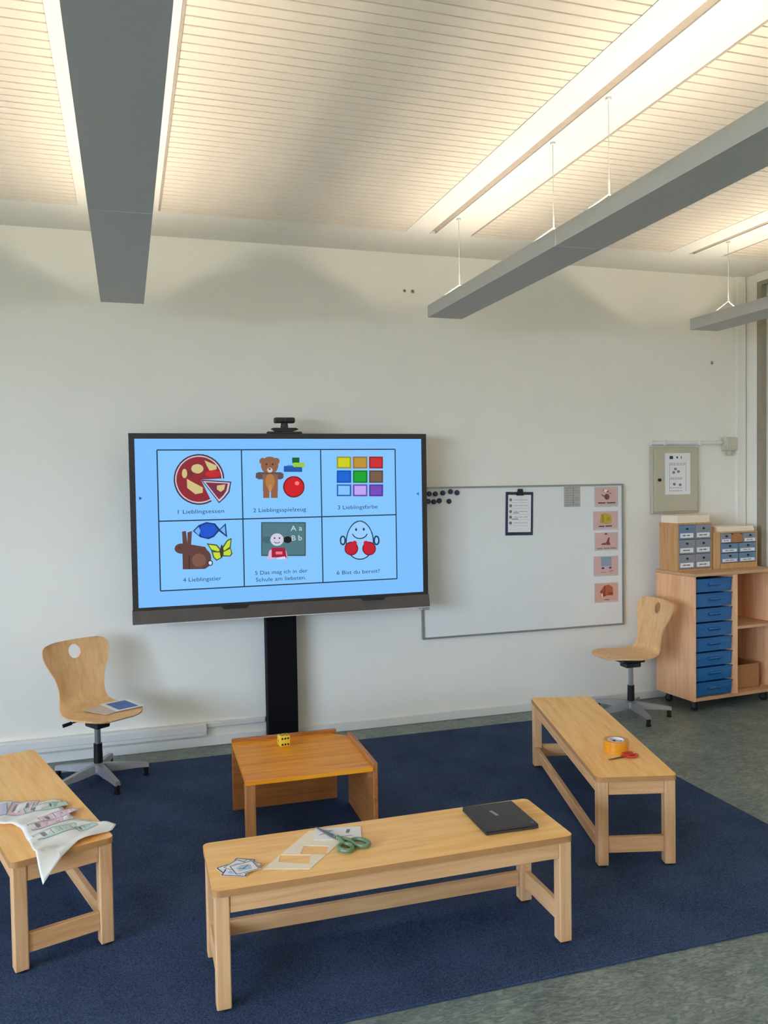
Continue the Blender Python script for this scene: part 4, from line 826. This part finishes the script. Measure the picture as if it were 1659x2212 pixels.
# ------------------------------------------------------------------ swivel chairs
def shell_mesh():
    prof = [(0.238, 0.383), (0.226, 0.390), (0.19, 0.396), (0.13, 0.398), (0.06, 0.394), (-0.01, 0.392), (-0.07, 0.397), (-0.108, 0.410), (-0.130, 0.435), (-0.142, 0.475), (-0.152, 0.53), (-0.164, 0.59), (-0.178, 0.65), (-0.192, 0.71), (-0.205, 0.755), (-0.213, 0.782), (-0.217, 0.796)]
    half = [0.075, 0.118, 0.158, 0.186, 0.192, 0.184, 0.168, 0.152, 0.142, 0.135, 0.138, 0.152, 0.178, 0.198, 0.196, 0.178, 0.135]
    bow = [0.0, 0.0, 0.0, 0.0, 0.0, 0.0, 0.0, 0.0, 0.006, 0.014, 0.02, 0.024, 0.026, 0.026, 0.026, 0.026, 0.026]
    prof = [(f_, z_ if z_ <= 0.412 else 0.41 + (z_ - 0.41) * 0.88) for f_, z_ in prof]
    # subdivide the profile smoothly
    def cr(v, i, t):
        g = lambda k: v[max(0, min(len(v) - 1, k))]
        p0, p1, p2, p3 = g(i - 1), g(i), g(i + 1), g(i + 2)
        return 0.5 * (2 * p1 + (p2 - p0) * t + (2 * p0 - 5 * p1 + 4 * p2 - p3) * t * t + (3 * p1 - p0 - 3 * p2 + p3) * t ** 3)
    fs = [p[0] for p in prof]; zs = [p[1] for p in prof]
    rows = []
    for i in range(len(prof) - 1):
        for t in (0, 0.5): rows.append(tuple(cr(v, i, t) for v in (fs, zs, half, bow)))
    rows.append((fs[-1], zs[-1], half[-1], bow[-1]))
    bm = bmesh.new(); N = 16; T = 0.010
    norm = []
    for i, r_ in enumerate(rows):
        a = rows[max(0, i - 1)]; b = rows[min(len(rows) - 1, i + 1)]
        d = Vector((b[0] - a[0], b[1] - a[1])).normalized(); norm.append(Vector((d.y, -d.x)))   # towards the underside / rear is the opposite
    grids = []
    for off in (0.0, T):
        g = []
        for r_, n in zip(rows, norm):
            line = []
            for j in range(N + 1):
                u = -1 + 2 * j / N
                f = r_[0] + r_[3] * (u * u - 0.35) ; z = r_[1]
                line.append(bm.verts.new((f + n.x * off * -1 if False else f - n.x * off, u * r_[2], z - n.y * off)))
            g.append(line)
        grids.append(g)
    A, B = grids
    for g, flip in ((A, False), (B, True)):
        for i in range(len(rows) - 1):
            for j in range(N):
                q = (g[i][j], g[i][j + 1], g[i + 1][j + 1], g[i + 1][j])
                bm.faces.new(q[::-1] if flip else q)
    for i in range(len(rows) - 1):
        bm.faces.new((A[i][0], A[i + 1][0], B[i + 1][0], B[i][0])); bm.faces.new((A[i + 1][N], A[i][N], B[i][N], B[i + 1][N]))
    for j in range(N):
        bm.faces.new((A[0][j], B[0][j], B[0][j + 1], A[0][j + 1])); bm.faces.new((A[-1][j + 1], B[-1][j + 1], B[-1][j], A[-1][j]))
    bmesh.ops.recalc_face_normals(bm, faces=bm.faces)
    me = bpy.data.meshes.new('seat_shell'); bm.to_mesh(me); bm.free()
    cut = MB(); n = 24
    cut.prism([(0.036 * math.cos(2 * math.pi * k / n), 0.686 + 0.038 * math.sin(2 * math.pi * k / n)) for k in range(n)], 0.3, 'X', -0.35)
    out = carve(me, cut.mesh('hole'))
    out.materials.clear(); out.materials.append(M['shell'])
    for p in out.polygons: p.use_smooth = True
    out.set_sharp_from_angle(angle=R(45))
    return out
SHELL = shell_mesh()

def chair(cx, cy, z0, face, star, label, lift=0.0):
    t = thing('swivel_chair', (cx, cy, z0), 0, label, 'chair', 'beech swivel chairs by the wall')
    dz = -z0
    sh = link('seat_shell', SHELL, t, (0, 0, lift), R(face))
    mech = MB().span(-0.075, 0.095, -0.060, 0.060, 0.335, 0.3775).span(-0.055, 0.06, -0.042, 0.042, 0.300, 0.335).bevel(0.006, 1).build('tilt_mechanism', M['black'], t, (0, 0, lift), R(face))
    MB().cyl((-0.03, -0.056, 0.345), (-0.05, -0.12, 0.338), 0.004, seg=8).cyl((-0.05, -0.12, 0.338), (-0.062, -0.165, 0.330), 0.010, seg=10).build('height_lever', M['black'], mech)
    MB().cyl((0, 0, 0.21), (0, 0, 0.2998 + lift), 0.0165, seg=18).build('gas_lift', M['chrome'], t, smooth=True)
    MB().cyl((0, 0, 0.105), (0, 0, 0.2095), 0.024, 0.0225, 20).build('column_sleeve', M['black'], t, smooth=True)
    MB().lathe([(0.0001, 0.045), (0.028, 0.045), (0.040, 0.060), (0.038, 0.098), (0.026, 0.1045), (0.0001, 0.1045)], 20).build('hub', M['greymetal'], t, smooth=True)
    arm = MB(); sec = [(0.030, 0.100, 0.055, 0.021), (0.12, 0.090, 0.050, 0.019), (0.20, 0.078, 0.050, 0.017), (0.262, 0.068, 0.046, 0.015)]
    rings = []
    for x, zt, zb, w in sec:
        rings.append([arm.bm.verts.new((x, -w, zb)), arm.bm.verts.new((x, w, zb)), arm.bm.verts.new((x, w * 0.7, zt)), arm.bm.verts.new((x, -w * 0.7, zt))])
    for a, b in zip(rings, rings[1:]):
        for j in range(4): arm.bm.faces.new((a[j], a[(j + 1) % 4], b[(j + 1) % 4], b[j]))
    arm.bm.faces.new(rings[0][::-1]); arm.bm.faces.new(rings[-1])
    arm.bevel(0.003, 2)
    am = arm.mesh('base_arm', M['greymetal'])
    gl_ = MB().cyl((0.248, 0, 0.012), (0.248, 0, 0.0495), 0.013, 0.015, 12).cyl((0.248, 0, 0.0), (0.248, 0, 0.0119), 0.017, 0.017, 12).mesh('glide', M['black'])
    for k in range(5):
        a_ = link('base_arm', am, t, (0, 0, 0), R(star + 72 * k))
        link('glide', gl_, a_)
    return t
chair(-0.180, -0.455, CZ, -56, 5, 'beech swivel chair with a blue card and sheet on its seat')
chair(3.222, -0.345, 0.0005, 178, -26, 'empty beech swivel chair beside the tray cabinet', 0.035)

# ------------------------------------------------------------------ tray cabinet
CA = R(4.5)
cab = thing('tray_cabinet', (3.641, -0.456, 0.0), CA, 'beech cabinet on casters with eight blue trays and open shelves', 'cabinet')
CW, CD, C0, C1 = 0.765, 0.375, 0.080, 0.952
pt = 0.021
MB().span(0, pt, 0, CD, C0, C1 - pt - 0.0003).bevel(0.0015, 1).build('side_panel', M['cab'], cab)
MB().span(CW - pt, CW, 0, CD, C0, C1 - pt - 0.0003).bevel(0.0015, 1).build('side_panel', M['cab'], cab)
MB().span(-0.004, CW + 0.004, -0.006, CD, C1 - pt, C1).bevel(0.003, 1).build('top_panel', M['cabx'], cab)
MB().span(pt + 0.0003, CW - pt - 0.0003, 0.001, CD - 0.0005, C0, C0 + pt).build('bottom_panel', M['cabx'], cab)
MB().span(pt + 0.0003, CW - pt - 0.0003, CD - 0.010, CD - 0.001, C0 + pt + 0.0003, C1 - pt - 0.0006).build('back_panel', M['cabin'], cab)
DX0, DX1 = 0.352, 0.388
MB().span(DX0, DX1, 0.001, CD - 0.011, C0 + pt + 0.0003, C1 - pt - 0.0006).bevel(0.001, 1).build('divider', M['cab'], cab)
MB().span(DX1 + 0.0003, CW - pt - 0.0004, 0.003, CD - 0.011, 0.548, 0.568).build('shelf', M['cabx'], cab)
tray_n = 8; z0, z1 = C0 + pt + 0.004, C1 - pt - 0.012
tp = (z1 - z0) / tray_n; tw = (DX0 - pt) / 2 - 0.006
tray = MB().prism([(0.006, 0.004), (0.0, tp * 0.55), (0.0, tp - 0.014), (0.30, tp - 0.014), (0.30, 0.004)], 2 * tw - 0.012, 'X', -tw + 0.006).bevel(0.003, 1).mesh('drawer', M['tray'])
rim = MB().span(-tw, tw, -0.008, 0.02, tp - 0.0138, tp - 0.006).bevel(0.002, 1).mesh('drawer_rim', M['tray'])
hnd = MB().prism([(-0.0005, tp * 0.40), (-0.0005, tp * 0.62), (-0.012, tp * 0.62), (-0.014, tp * 0.54)], 0.10, 'X', -0.05).bevel(0.002, 1).mesh('drawer_handle', M['tray'])
run = MB().span(-0.002, 0.002, 0.004, 0.30, 0, 0.006).mesh('runner', M['cabin'])
for k in range(tray_n):
    d = link('drawer', tray, cab, ((pt + DX0) / 2, 0.012, z0 + k * tp))
    link('drawer_rim', rim, d); link('drawer_handle', hnd, d)
for x, y in ((0.07, 0.06), (CW - 0.07, 0.06), (0.07, CD - 0.06), (CW - 0.07, CD - 0.06)):
    cs = MB().span(x - 0.03, x + 0.03, y - 0.03, y + 0.03, C0 - 0.008, C0 - 0.0005).span(x - 0.018, x - 0.012, y - 0.012, y + 0.02, 0.022, C0 - 0.0085).span(x + 0.012, x + 0.018, y - 0.012, y + 0.02, 0.022, C0 - 0.0085).build('caster', M['bezelbar'], cab)
    MB().cyl((x - 0.0115, y + 0.012, 0.026), (x + 0.0115, y + 0.012, 0.026), 0.0255, seg=20).build('wheel', M['foot'], cs, smooth=True)

def on_cab(x, y, z=C1):
    return (3.641 + x * math.cos(CA) - y * math.sin(CA), -0.456 + x * math.sin(CA) + y * math.cos(CA), z + 0.0005)
ct = thing('carton_box', on_cab(0.565, 0.085, C0 + pt), CA, 'open brown cardboard box standing in the lower cabinet shelf', 'box')
cm = MB(); bx, by, bh_ = 0.105, 0.20, 0.168
cm.span(-bx, bx, 0, 0.004, 0, bh_).span(-bx, bx, by - 0.004, by, 0, bh_).span(-bx, -bx + 0.004, 0.004, by - 0.004, 0, bh_).span(bx - 0.004, bx, 0.004, by - 0.004, 0, bh_).span(-bx, bx, 0, by, 0, 0.003)
cm.build('carton', M['carton'], ct)

# organizer with six small grey drawers
og = thing('drawer_organizer', on_cab(0.010, 0.165), CA, 'tall wooden desk organizer with six grey labelled drawers on the cabinet', 'organizer')
OW, OD_, OH = 0.305, 0.185, 0.335
MB().span(0, 0.010, 0, OD_, 0, OH).build('side_panel', M['box'], og)
MB().span(OW - 0.010, OW, 0, OD_, 0, OH).build('side_panel', M['box'], og)
MB().span(0.0103, OW - 0.0103, 0, OD_, OH - 0.010, OH).build('top_panel', M['box'], og)
MB().span(0.0103, OW - 0.0103, 0, OD_, 0, 0.014).build('base_panel', M['box'], og)
MB().span(0.0103, OW - 0.0103, OD_ - 0.006, OD_, 0.0143, OH - 0.0103).build('back_panel', M['box'], og)
MB().span(OW / 2 - 0.004, OW / 2 + 0.004, 0.002, OD_ - 0.0065, 0.0143, OH - 0.0103).build('divider', M['box'], og)
def small_drawer(parent, x0, x1, za, zb, mat, y=-0.004, pulls=1, tag_side=0.0, seed=0):
    w = x1 - x0; h = zb - za
    d = MB().span(x0, x1, y, y + 0.15, za, zb).bevel(0.0015, 1).build('drawer', mat, parent)
    MB().span(x0 + w * 0.06, x1 - w * (0.10 + tag_side), y - 0.0015, y - 0.0002, za + h * 0.10, za + h * 0.42).build('label_strip', M['paper'], d)
    tm_ = MB(); bar_marks(tm_, x0 + w * 0.2, x1 - w * 0.28, za + h * 0.26, h * 0.09, y - 0.0018, M['inkgrey'], 2, seed); tm_.build('label_print', None, d)
    MB().cyl(((x0 + x1) / 2, y - 0.0002, za + h * 0.72), ((x0 + x1) / 2, y - 0.010, za + h * 0.72), 0.008, 0.006, 12).build('knob', M['black'], d)
    return d
dh = (OH - 0.0103 - 0.0143) / 3
for r_ in range(3):
    for c_ in range(2):
        xa = 0.0115 if c_ == 0 else OW / 2 + 0.005
        xb = OW / 2 - 0.005 if c_ == 0 else OW - 0.0115
        small_drawer(og, xa, xb, 0.0160 + r_ * dh, 0.0145 + (r_ + 1) * dh - 0.002, M['greydrawer'] if (r_ + c_) % 2 else M['bluedrawer'] if r_ == 2 else M['greydrawer'], seed=r_ * 2 + c_)
pst = thing('paper_stack', on_cab(0.018, 0.175, C1 + OH + 0.0005), CA, 'cream stack of paper lying on top of the tall organizer', 'paper')
for k in range(4):
    o = MB().span(0.002 * (k % 2), OW - 0.018 - 0.003 * ((k + 1) % 2), 0.002 * (k % 3), 0.165, k * 0.013, k * 0.013 + 0.0128).build('paper_block', M['paperwarm'], pst)

# lower organizer
o2 = thing('drawer_organizer', on_cab(0.325, 0.150), CA, 'low wooden desk organizer with wide blue grey drawers on the cabinet', 'organizer')
PW, PD, PH = 0.395, 0.185, 0.262
MB().span(0, 0.055, 0, PD, 0, PH).bevel(0.002, 1).build('side_panel', M['box'], o2)
MB().span(PW - 0.012, PW, 0, PD, 0, PH).build('side_panel', M['box'], o2)
MB().span(0.0553, PW - 0.0123, 0, PD, PH - 0.010, PH).build('top_panel', M['box'], o2)
MB().span(0.0553, PW - 0.0123, -0.004, PD, 0, 0.040).build('base_panel', M['box'], o2)
MB().span(0.0553, PW - 0.0123, PD - 0.006, PD, 0.0403, PH - 0.0103).build('back_panel', M['box'], o2)
eh = (PH - 0.0103 - 0.0403) / 3
for r_ in range(2):
    for c_ in range(2):
        xa = 0.0570 if c_ == 0 else 0.2225
        small_drawer(o2, xa, xa + 0.158, 0.0420 + r_ * eh, 0.0405 + (r_ + 1) * eh - 0.002, M['bluedrawer'], seed=20 + r_ * 2 + c_)
small_drawer(o2, 0.0570, 0.1500, 0.0420 + 2 * eh, 0.0405 + 3 * eh - 0.002, M['greydrawer'], seed=31)
small_drawer(o2, 0.2650, 0.3805, 0.0420 + 2 * eh, 0.0405 + 3 * eh - 0.002, M['greydrawer'], seed=32)
MB().prism([(0.1515, 0.0425 + 2 * eh), (0.2635, 0.0425 + 2 * eh), (0.2635, 0.09 + 2 * eh), (0.235, 0.0385 + 3 * eh), (0.18, 0.0385 + 3 * eh), (0.1515, 0.09 + 2 * eh)], 0.10, 'Y', 0.004).build('drawer', M['carton'], o2)
ps2 = thing('paper_stack', on_cab(0.385, 0.155, C1 + PH + 0.0005), CA, 'cream stack of paper lying on top of the low organizer', 'paper')
for k in range(2):
    MB().span(0.0, 0.31 - 0.004 * k, 0.003 * k, 0.165, k * 0.018, k * 0.018 + 0.0178).build('paper_block', M['paperwarm'], ps2)

# ------------------------------------------------------------------ things lying on the front bench
BT = 0.3885
lt = thing('laptop', (1.246, -2.474, BT), R(-1.5), 'closed charcoal laptop lying on the bench end', 'laptop')
MB().span(-0.099, 0.099, -0.112, 0.112, 0.0015, 0.010).bevel(0.003, 2).build('base', M['laptop'], lt)
ld = MB().span(-0.0985, 0.0985, -0.1115, 0.1115, 0.0105, 0.0175).bevel(0.003, 2).build('lid', M['laptop'], lt)
MB().box((-0.012, 0.022, 0.0178), (0.012, 0.046, 0.0005), R(10)).build('logo', plain('grey_logo', (142, 142, 146), 0.3, 0.3), ld)
MB().box((0.083, -0.092, 0.0178), (0.010, 0.010, 0.0005)).build('small_emblem', plain('dim_emblem', (84, 84, 92), 0.3), ld)
MB().cyl((-0.085, 0.113, 0.010), (0.085, 0.113, 0.010), 0.005, seg=10).build('hinge', M['black'], lt)

sg = thing('stencil_sheet', (0.0, 0.0, BT), 0, 'pale cream cut-out sheet with two rectangular windows on the bench', 'paper')
hx = [(0.582, -2.338), (0.741, -2.372), (0.522, -2.622), (0.382, -2.573)]
h1 = [(0.451, -2.492), (0.544, -2.527), (0.527, -2.588), (0.436, -2.540)]
h2 = [(0.540, -2.449), (0.617, -2.482), (0.594, -2.540), (0.515, -2.508)]
outer = MB().prism(hx, 0.001, 'Z', 0.0).mesh('sheet')
for h_ in (h1, h2): outer = carve(outer, MB().prism(h_, 0.02, 'Z', -0.01).mesh('cut'))
outer.materials.clear(); outer.materials.append(M['paperwarm'])
link('sheet', outer, sg)
wp = thing('drawing_sheet', (0.676, -2.392, BT + 0.0012), R(-14), 'white drawing sheet lying under the green scissors', 'paper')
MB().span(-0.085, 0.075, -0.052, 0.045, 0, 0.0008).build('sheet', M['paper'], wp)
dm = MB()
for a, b_, w, h_, an in ((-0.05, 0.0, 0.05, 0.003, 40), (-0.02, -0.02, 0.04, 0.003, -60), (0.03, 0.01, 0.03, 0.012, 80), (0.02, -0.03, 0.05, 0.003, 10), (-0.04, 0.02, 0.04, 0.003, -10)):
    dm.box((a, b_, 0.0010), (w, h_, 0.0003), R(an))
dm.build('drawing_lines', plain('grey_green_line', (110, 128, 118), 0.7), wp)

sz = thing('scissors', (0.655, -2.440, BT + 0.0025), math.atan2(-2.328 + 2.545, 0.595 - 0.690), 'closed scissors with sage green handles on the bench', 'scissors')
for s, zz in ((1, 0.0005), (-1, 0.0035)):
    MB().prism([(-0.02, s * -0.006), (0.03, s * -0.008), (0.122, s * -0.001), (0.03, s * 0.007), (-0.02, s * 0.005)], 0.0026, 'Z', zz).build('blade', M['steel'], sz)
MB().cyl((0.012, 0, 0.0003), (0.012, 0, 0.0078), 0.005, seg=14).build('pivot_screw', M['chrome'], sz)
def loop(cx, cy, rx, ry, tilt, n=20):
    return [(cx + rx * math.cos(2 * math.pi * k / n) * math.cos(tilt) - ry * math.sin(2 * math.pi * k / n) * math.sin(tilt), cy + rx * math.cos(2 * math.pi * k / n) * math.sin(tilt) + ry * math.sin(2 * math.pi * k / n) * math.cos(tilt), 0.008) for k in range(n)]
for s, rx, cx in ((1, 0.028, -0.086), (-1, 0.034, -0.090)):
    hd = MB().tube(loop(cx, s * 0.029, rx, 0.022, s * R(168)), 0.0078, 8, closed=True)
    hd.tube([(cx + rx * 0.75, s * 0.018, 0.008), (-0.035, s * 0.008, 0.008), (-0.004, s * -0.003, 0.0075)], [0.0075, 0.008, 0.006], 8)
    hd.build('handle', M['green'], sz, smooth=True)

# fan of small cards
CO = plain('card_outline', (52, 60, 72), 0.7); CB = plain('pale_blue_print', (176, 198, 214), 0.7)
rnd = random.Random(5)
spots = [(0.290, -2.535, 20), (0.322, -2.520, 62), (0.300, -2.565, -25), (0.335, -2.545, 38), (0.312, -2.540, -48), (0.326, -2.556, 12)]
looks = ['picture card at the bottom of the small pile on the bench', 'second picture card up in the small pile on the bench', 'third picture card up in the small pile on the bench', 'picture card third from the top of the small pile on the bench', 'picture card second from the top of the small pile on the bench', 'topmost picture card of the small pile on the bench']
for k, (x, y, an) in enumerate(spots):
    t = thing('picture_card', (x, y, BT + 0.0012 * k), R(an), looks[k], 'card', 'picture cards piled on the bench')
    MB().span(-0.040, 0.040, -0.034, 0.034, 0, 0.0008).bevel(0.0001, 1).build('card', M['paper'], t)
    rim_ = MB()
    for a, b_, w, h_ in ((0, 0.031, 0.074, 0.004), (0, -0.031, 0.074, 0.004), (0.037, 0, 0.004, 0.062), (-0.037, 0, 0.004, 0.062)): rim_.box((a, b_, 0.0009), (w, h_, 0.0002))
    rim_.build('card_border', CO if k < 3 else M['inkgrey'], t)
    dr_ = MB().prism([(-0.022, -0.018), (0.018, -0.020), (0.024, 0.010), (-0.004, 0.022), (-0.024, 0.008)], 0.0002, 'Z', 0.0008).build('card_picture', CB, t)
    MB().box((0.004, 0.002, 0.00105), (0.030, 0.003, 0.0002), R(35)).box((-0.008, -0.004, 0.00105), (0.022, 0.0025, 0.0002), R(-30)).build('picture_line', CO, dr_)

# ------------------------------------------------------------------ things lying on the right bench
tr = thing('tape_roll', (2.057, -1.963, BT), 0, 'roll of amber packing tape standing flat on the bench', 'tape')
MB().lathe([(0.036, 0.0), (0.055, 0.0), (0.055, 0.052), (0.036, 0.052)], 32).lathe([(0.036, 0.052), (0.036, 0.0)], 32).build('tape_winding', M['tape'], tr, smooth=True)
MB().lathe([(0.0330, 0.0005), (0.0358, 0.0005), (0.0358, 0.0525), (0.0330, 0.0525), (0.0330, 0.0005)], 32).build('card_core', M['paper'], tr, smooth=True)
cr_ = MB()
for k in range(0, 12, 2):
    a0, a1 = R(k * 30), R(k * 30 + 24)
    cr_.bm.faces.new([cr_.bm.verts.new((0.0328 * math.cos(a), 0.0328 * math.sin(a), z)) for a, z in ((a0, 0.012), (a1, 0.012), (a1, 0.042), (a0, 0.042))])
cr_.build('core_print', M['inkgrey'], tr)
rs = thing('scissors', (2.040, -2.048, BT + 0.001), R(8), 'small scissors with red handles beside the tape roll', 'scissors')
for s, zz in ((1, 0.0002), (-1, 0.0026)):
    MB().prism([(0.005, s * 0.004), (0.0, s * -0.005), (-0.085, s * 0.001), (-0.03, s * 0.006)], 0.0022, 'Z', zz).build('blade', plain('dull_blade', (108, 92, 66), 0.4, 0.5), rs)
for s in (1, -1):
    MB().tube([(0.036 + 0.024 * math.cos(2 * math.pi * k / 16), s * 0.017 + 0.013 * math.sin(2 * math.pi * k / 16), 0.0062) for k in range(16)], 0.0055, 8, closed=True).tube([(0.018, s * 0.010, 0.006), (0.002, s * 0.001, 0.006), (-0.012, -s * 0.002, 0.005)], [0.006, 0.006, 0.004], 8).build('handle', M['red'], rs, smooth=True)

# ------------------------------------------------------------------ plastic sleeve of cut outs on the left bench
sl = thing('plastic_sleeve', (-0.30, -1.95, BT), 0, 'crumpled clear plastic sleeve of cut-out letters draped over the bench end', 'plastic sleeve')
outl = [(-0.60, -1.690), (-0.50, -1.694), (-0.405, -1.722), (-0.317, -1.738), (-0.268, -1.752), (-0.262, -1.830), (-0.222, -1.945), (-0.150, -2.000), (-0.064, -2.062), (-0.078, -2.112), (-0.165, -2.165), (-0.235, -2.235), (-0.287, -2.318), (-0.318, -2.228), (-0.355, -2.090), (-0.390, -1.985), (-0.440, -1.925), (-0.50, -1.905), (-0.60, -1.900)]
ea, eb = Vector((-0.080, -2.150)), Vector((-0.384, -2.266))     # the bench end the sleeve hangs over
en = Vector((eb.y - ea.y, -(eb.x - ea.x))).normalized()
if en.y > 0: en = -en
def sleeve_z(x, y):
    d = (Vector((x, y)) - ea).dot(en)
    z = 0.004 + 0.0035 * math.sin(31 * x + 9 * y) * math.sin(23 * y - 7 * x) + 0.0025 * math.sin(67 * x - 41 * y) + 0.003
    z += 0.007 * math.exp(-(d / 0.022) ** 2)
    return z - (max(0.0, d + 0.004) * 0.75 if d > -0.004 else 0)
sb = bmesh.new()
f = sb.faces.new([sb.verts.new((x, y, 0)) for x, y in outl])
bmesh.ops.triangulate(sb, faces=[f])
bmesh.ops.subdivide_edges(sb, edges=sb.edges[:], cuts=4, use_grid_fill=True)
for _ in range(1): bmesh.ops.subdivide_edges(sb, edges=sb.edges[:], cuts=1, use_grid_fill=True)
for v in sb.verts:
    v.co = Vector((v.co.x + 0.30, v.co.y + 1.95, sleeve_z(v.co.x, v.co.y)))
bmesh.ops.recalc_face_normals(sb, faces=sb.faces)
me = bpy.data.meshes.new('foil'); sb.to_mesh(me); sb.free(); me.materials.append(M['foil'])
for p in me.polygons: p.use_smooth = True
fo = link('foil', me, sl)
md = fo.modifiers.new('thickness', 'SOLIDIFY'); md.thickness = 0.0008; md.offset = 0
GT = plain('mint_print', (190, 214, 200), 0.5); PK = plain('rose_print', (228, 196, 208), 0.5); LV = plain('lilac_print', (192, 190, 214), 0.5); LN = plain('slate_line', (118, 122, 128), 0.6)
def strip(name, cx, cy, an, w, h_, fill):
    mb = MB(); ca, sa = math.cos(R(an)), math.sin(R(an))
    def quad(x0, x1, y0, y1, dz, mt, nx=6):
        g = [[mb.bm.verts.new((0, 0, 0)) for _ in range(2)] for _ in range(nx + 1)]
        for i in range(nx + 1):
            for j, yy in enumerate((y0, y1)):
                xx = x0 + (x1 - x0) * i / nx; X = cx + xx * ca - yy * sa; Y = cy + xx * sa + yy * ca
                g[i][j].co = (X + 0.30, Y + 1.95, sleeve_z(X, Y) + dz)
        k = mb._slot(mt)
        for i in range(nx):
            f_ = mb.bm.faces.new((g[i][0], g[i + 1][0], g[i + 1][1], g[i][1])); f_.material_index = k
    quad(-w / 2, w / 2, -h_ / 2, h_ / 2, 0.0016, fill)
    for yy in (-h_ / 2, h_ / 2): quad(-w / 2, w / 2, yy - 0.0012, yy + 0.0012, 0.0020, LN)
    for xx in (-w / 2, w / 2): quad(xx - 0.0012, xx + 0.0012, -h_ / 2, h_ / 2, 0.0020, LN)
    for q in range(4):
        xx = -w * 0.36 + q * w * 0.22
        quad(xx, xx + w * 0.10, -h_ * 0.25, h_ * 0.28, 0.0020, M['paper'] if q % 2 else LN, 2)
        quad(xx + 0.003, xx + 0.006, -h_ * 0.32, h_ * 0.35, 0.0022, LN, 2)
    mb.build(name, None, sl)
strip('cut_out_strip', -0.318, -1.812, 14, 0.150, 0.062, GT)
strip('cut_out_strip', -0.268, -1.905, 26, 0.135, 0.052, PK)
strip('cut_out_strip', -0.288, -1.970, 24, 0.150, 0.056, PK)
strip('cut_out_strip', -0.262, -2.060, 26, 0.150, 0.060, GT)
strip('cut_out_strip', -0.402, -1.790, -4, 0.095, 0.120, PK)
strip('cut_out_strip', -0.495, -1.790, 8, 0.075, 0.100, LV)
strip('cut_out_strip', -0.165, -2.052, 30, 0.070, 0.036, GT)

# ------------------------------------------------------------------ sheets on the seat of the left chair
SZ = CZ + 0.4005
bs = thing('blue_card', (-0.052, -0.450, SZ + 0.0025), R(26), 'laminated card with a blue photo lying on the chair seat', 'card')
MB().span(-0.080, 0.080, -0.105, 0.105, 0, 0.001).build('laminate', M['paper'], bs)
MB().span(-0.056, 0.056, -0.082, 0.078, 0.0011, 0.0016).build('photo', M['bluecard'], bs)
ws = thing('white_sheet', (-0.135, -0.500, SZ), R(40), 'pale sheet half under the blue card on the chair seat', 'paper')
MB().span(-0.075, 0.075, -0.095, 0.085, 0, 0.001).build('sheet', plain('pale_sheet', (212, 194, 180), 0.6), ws)
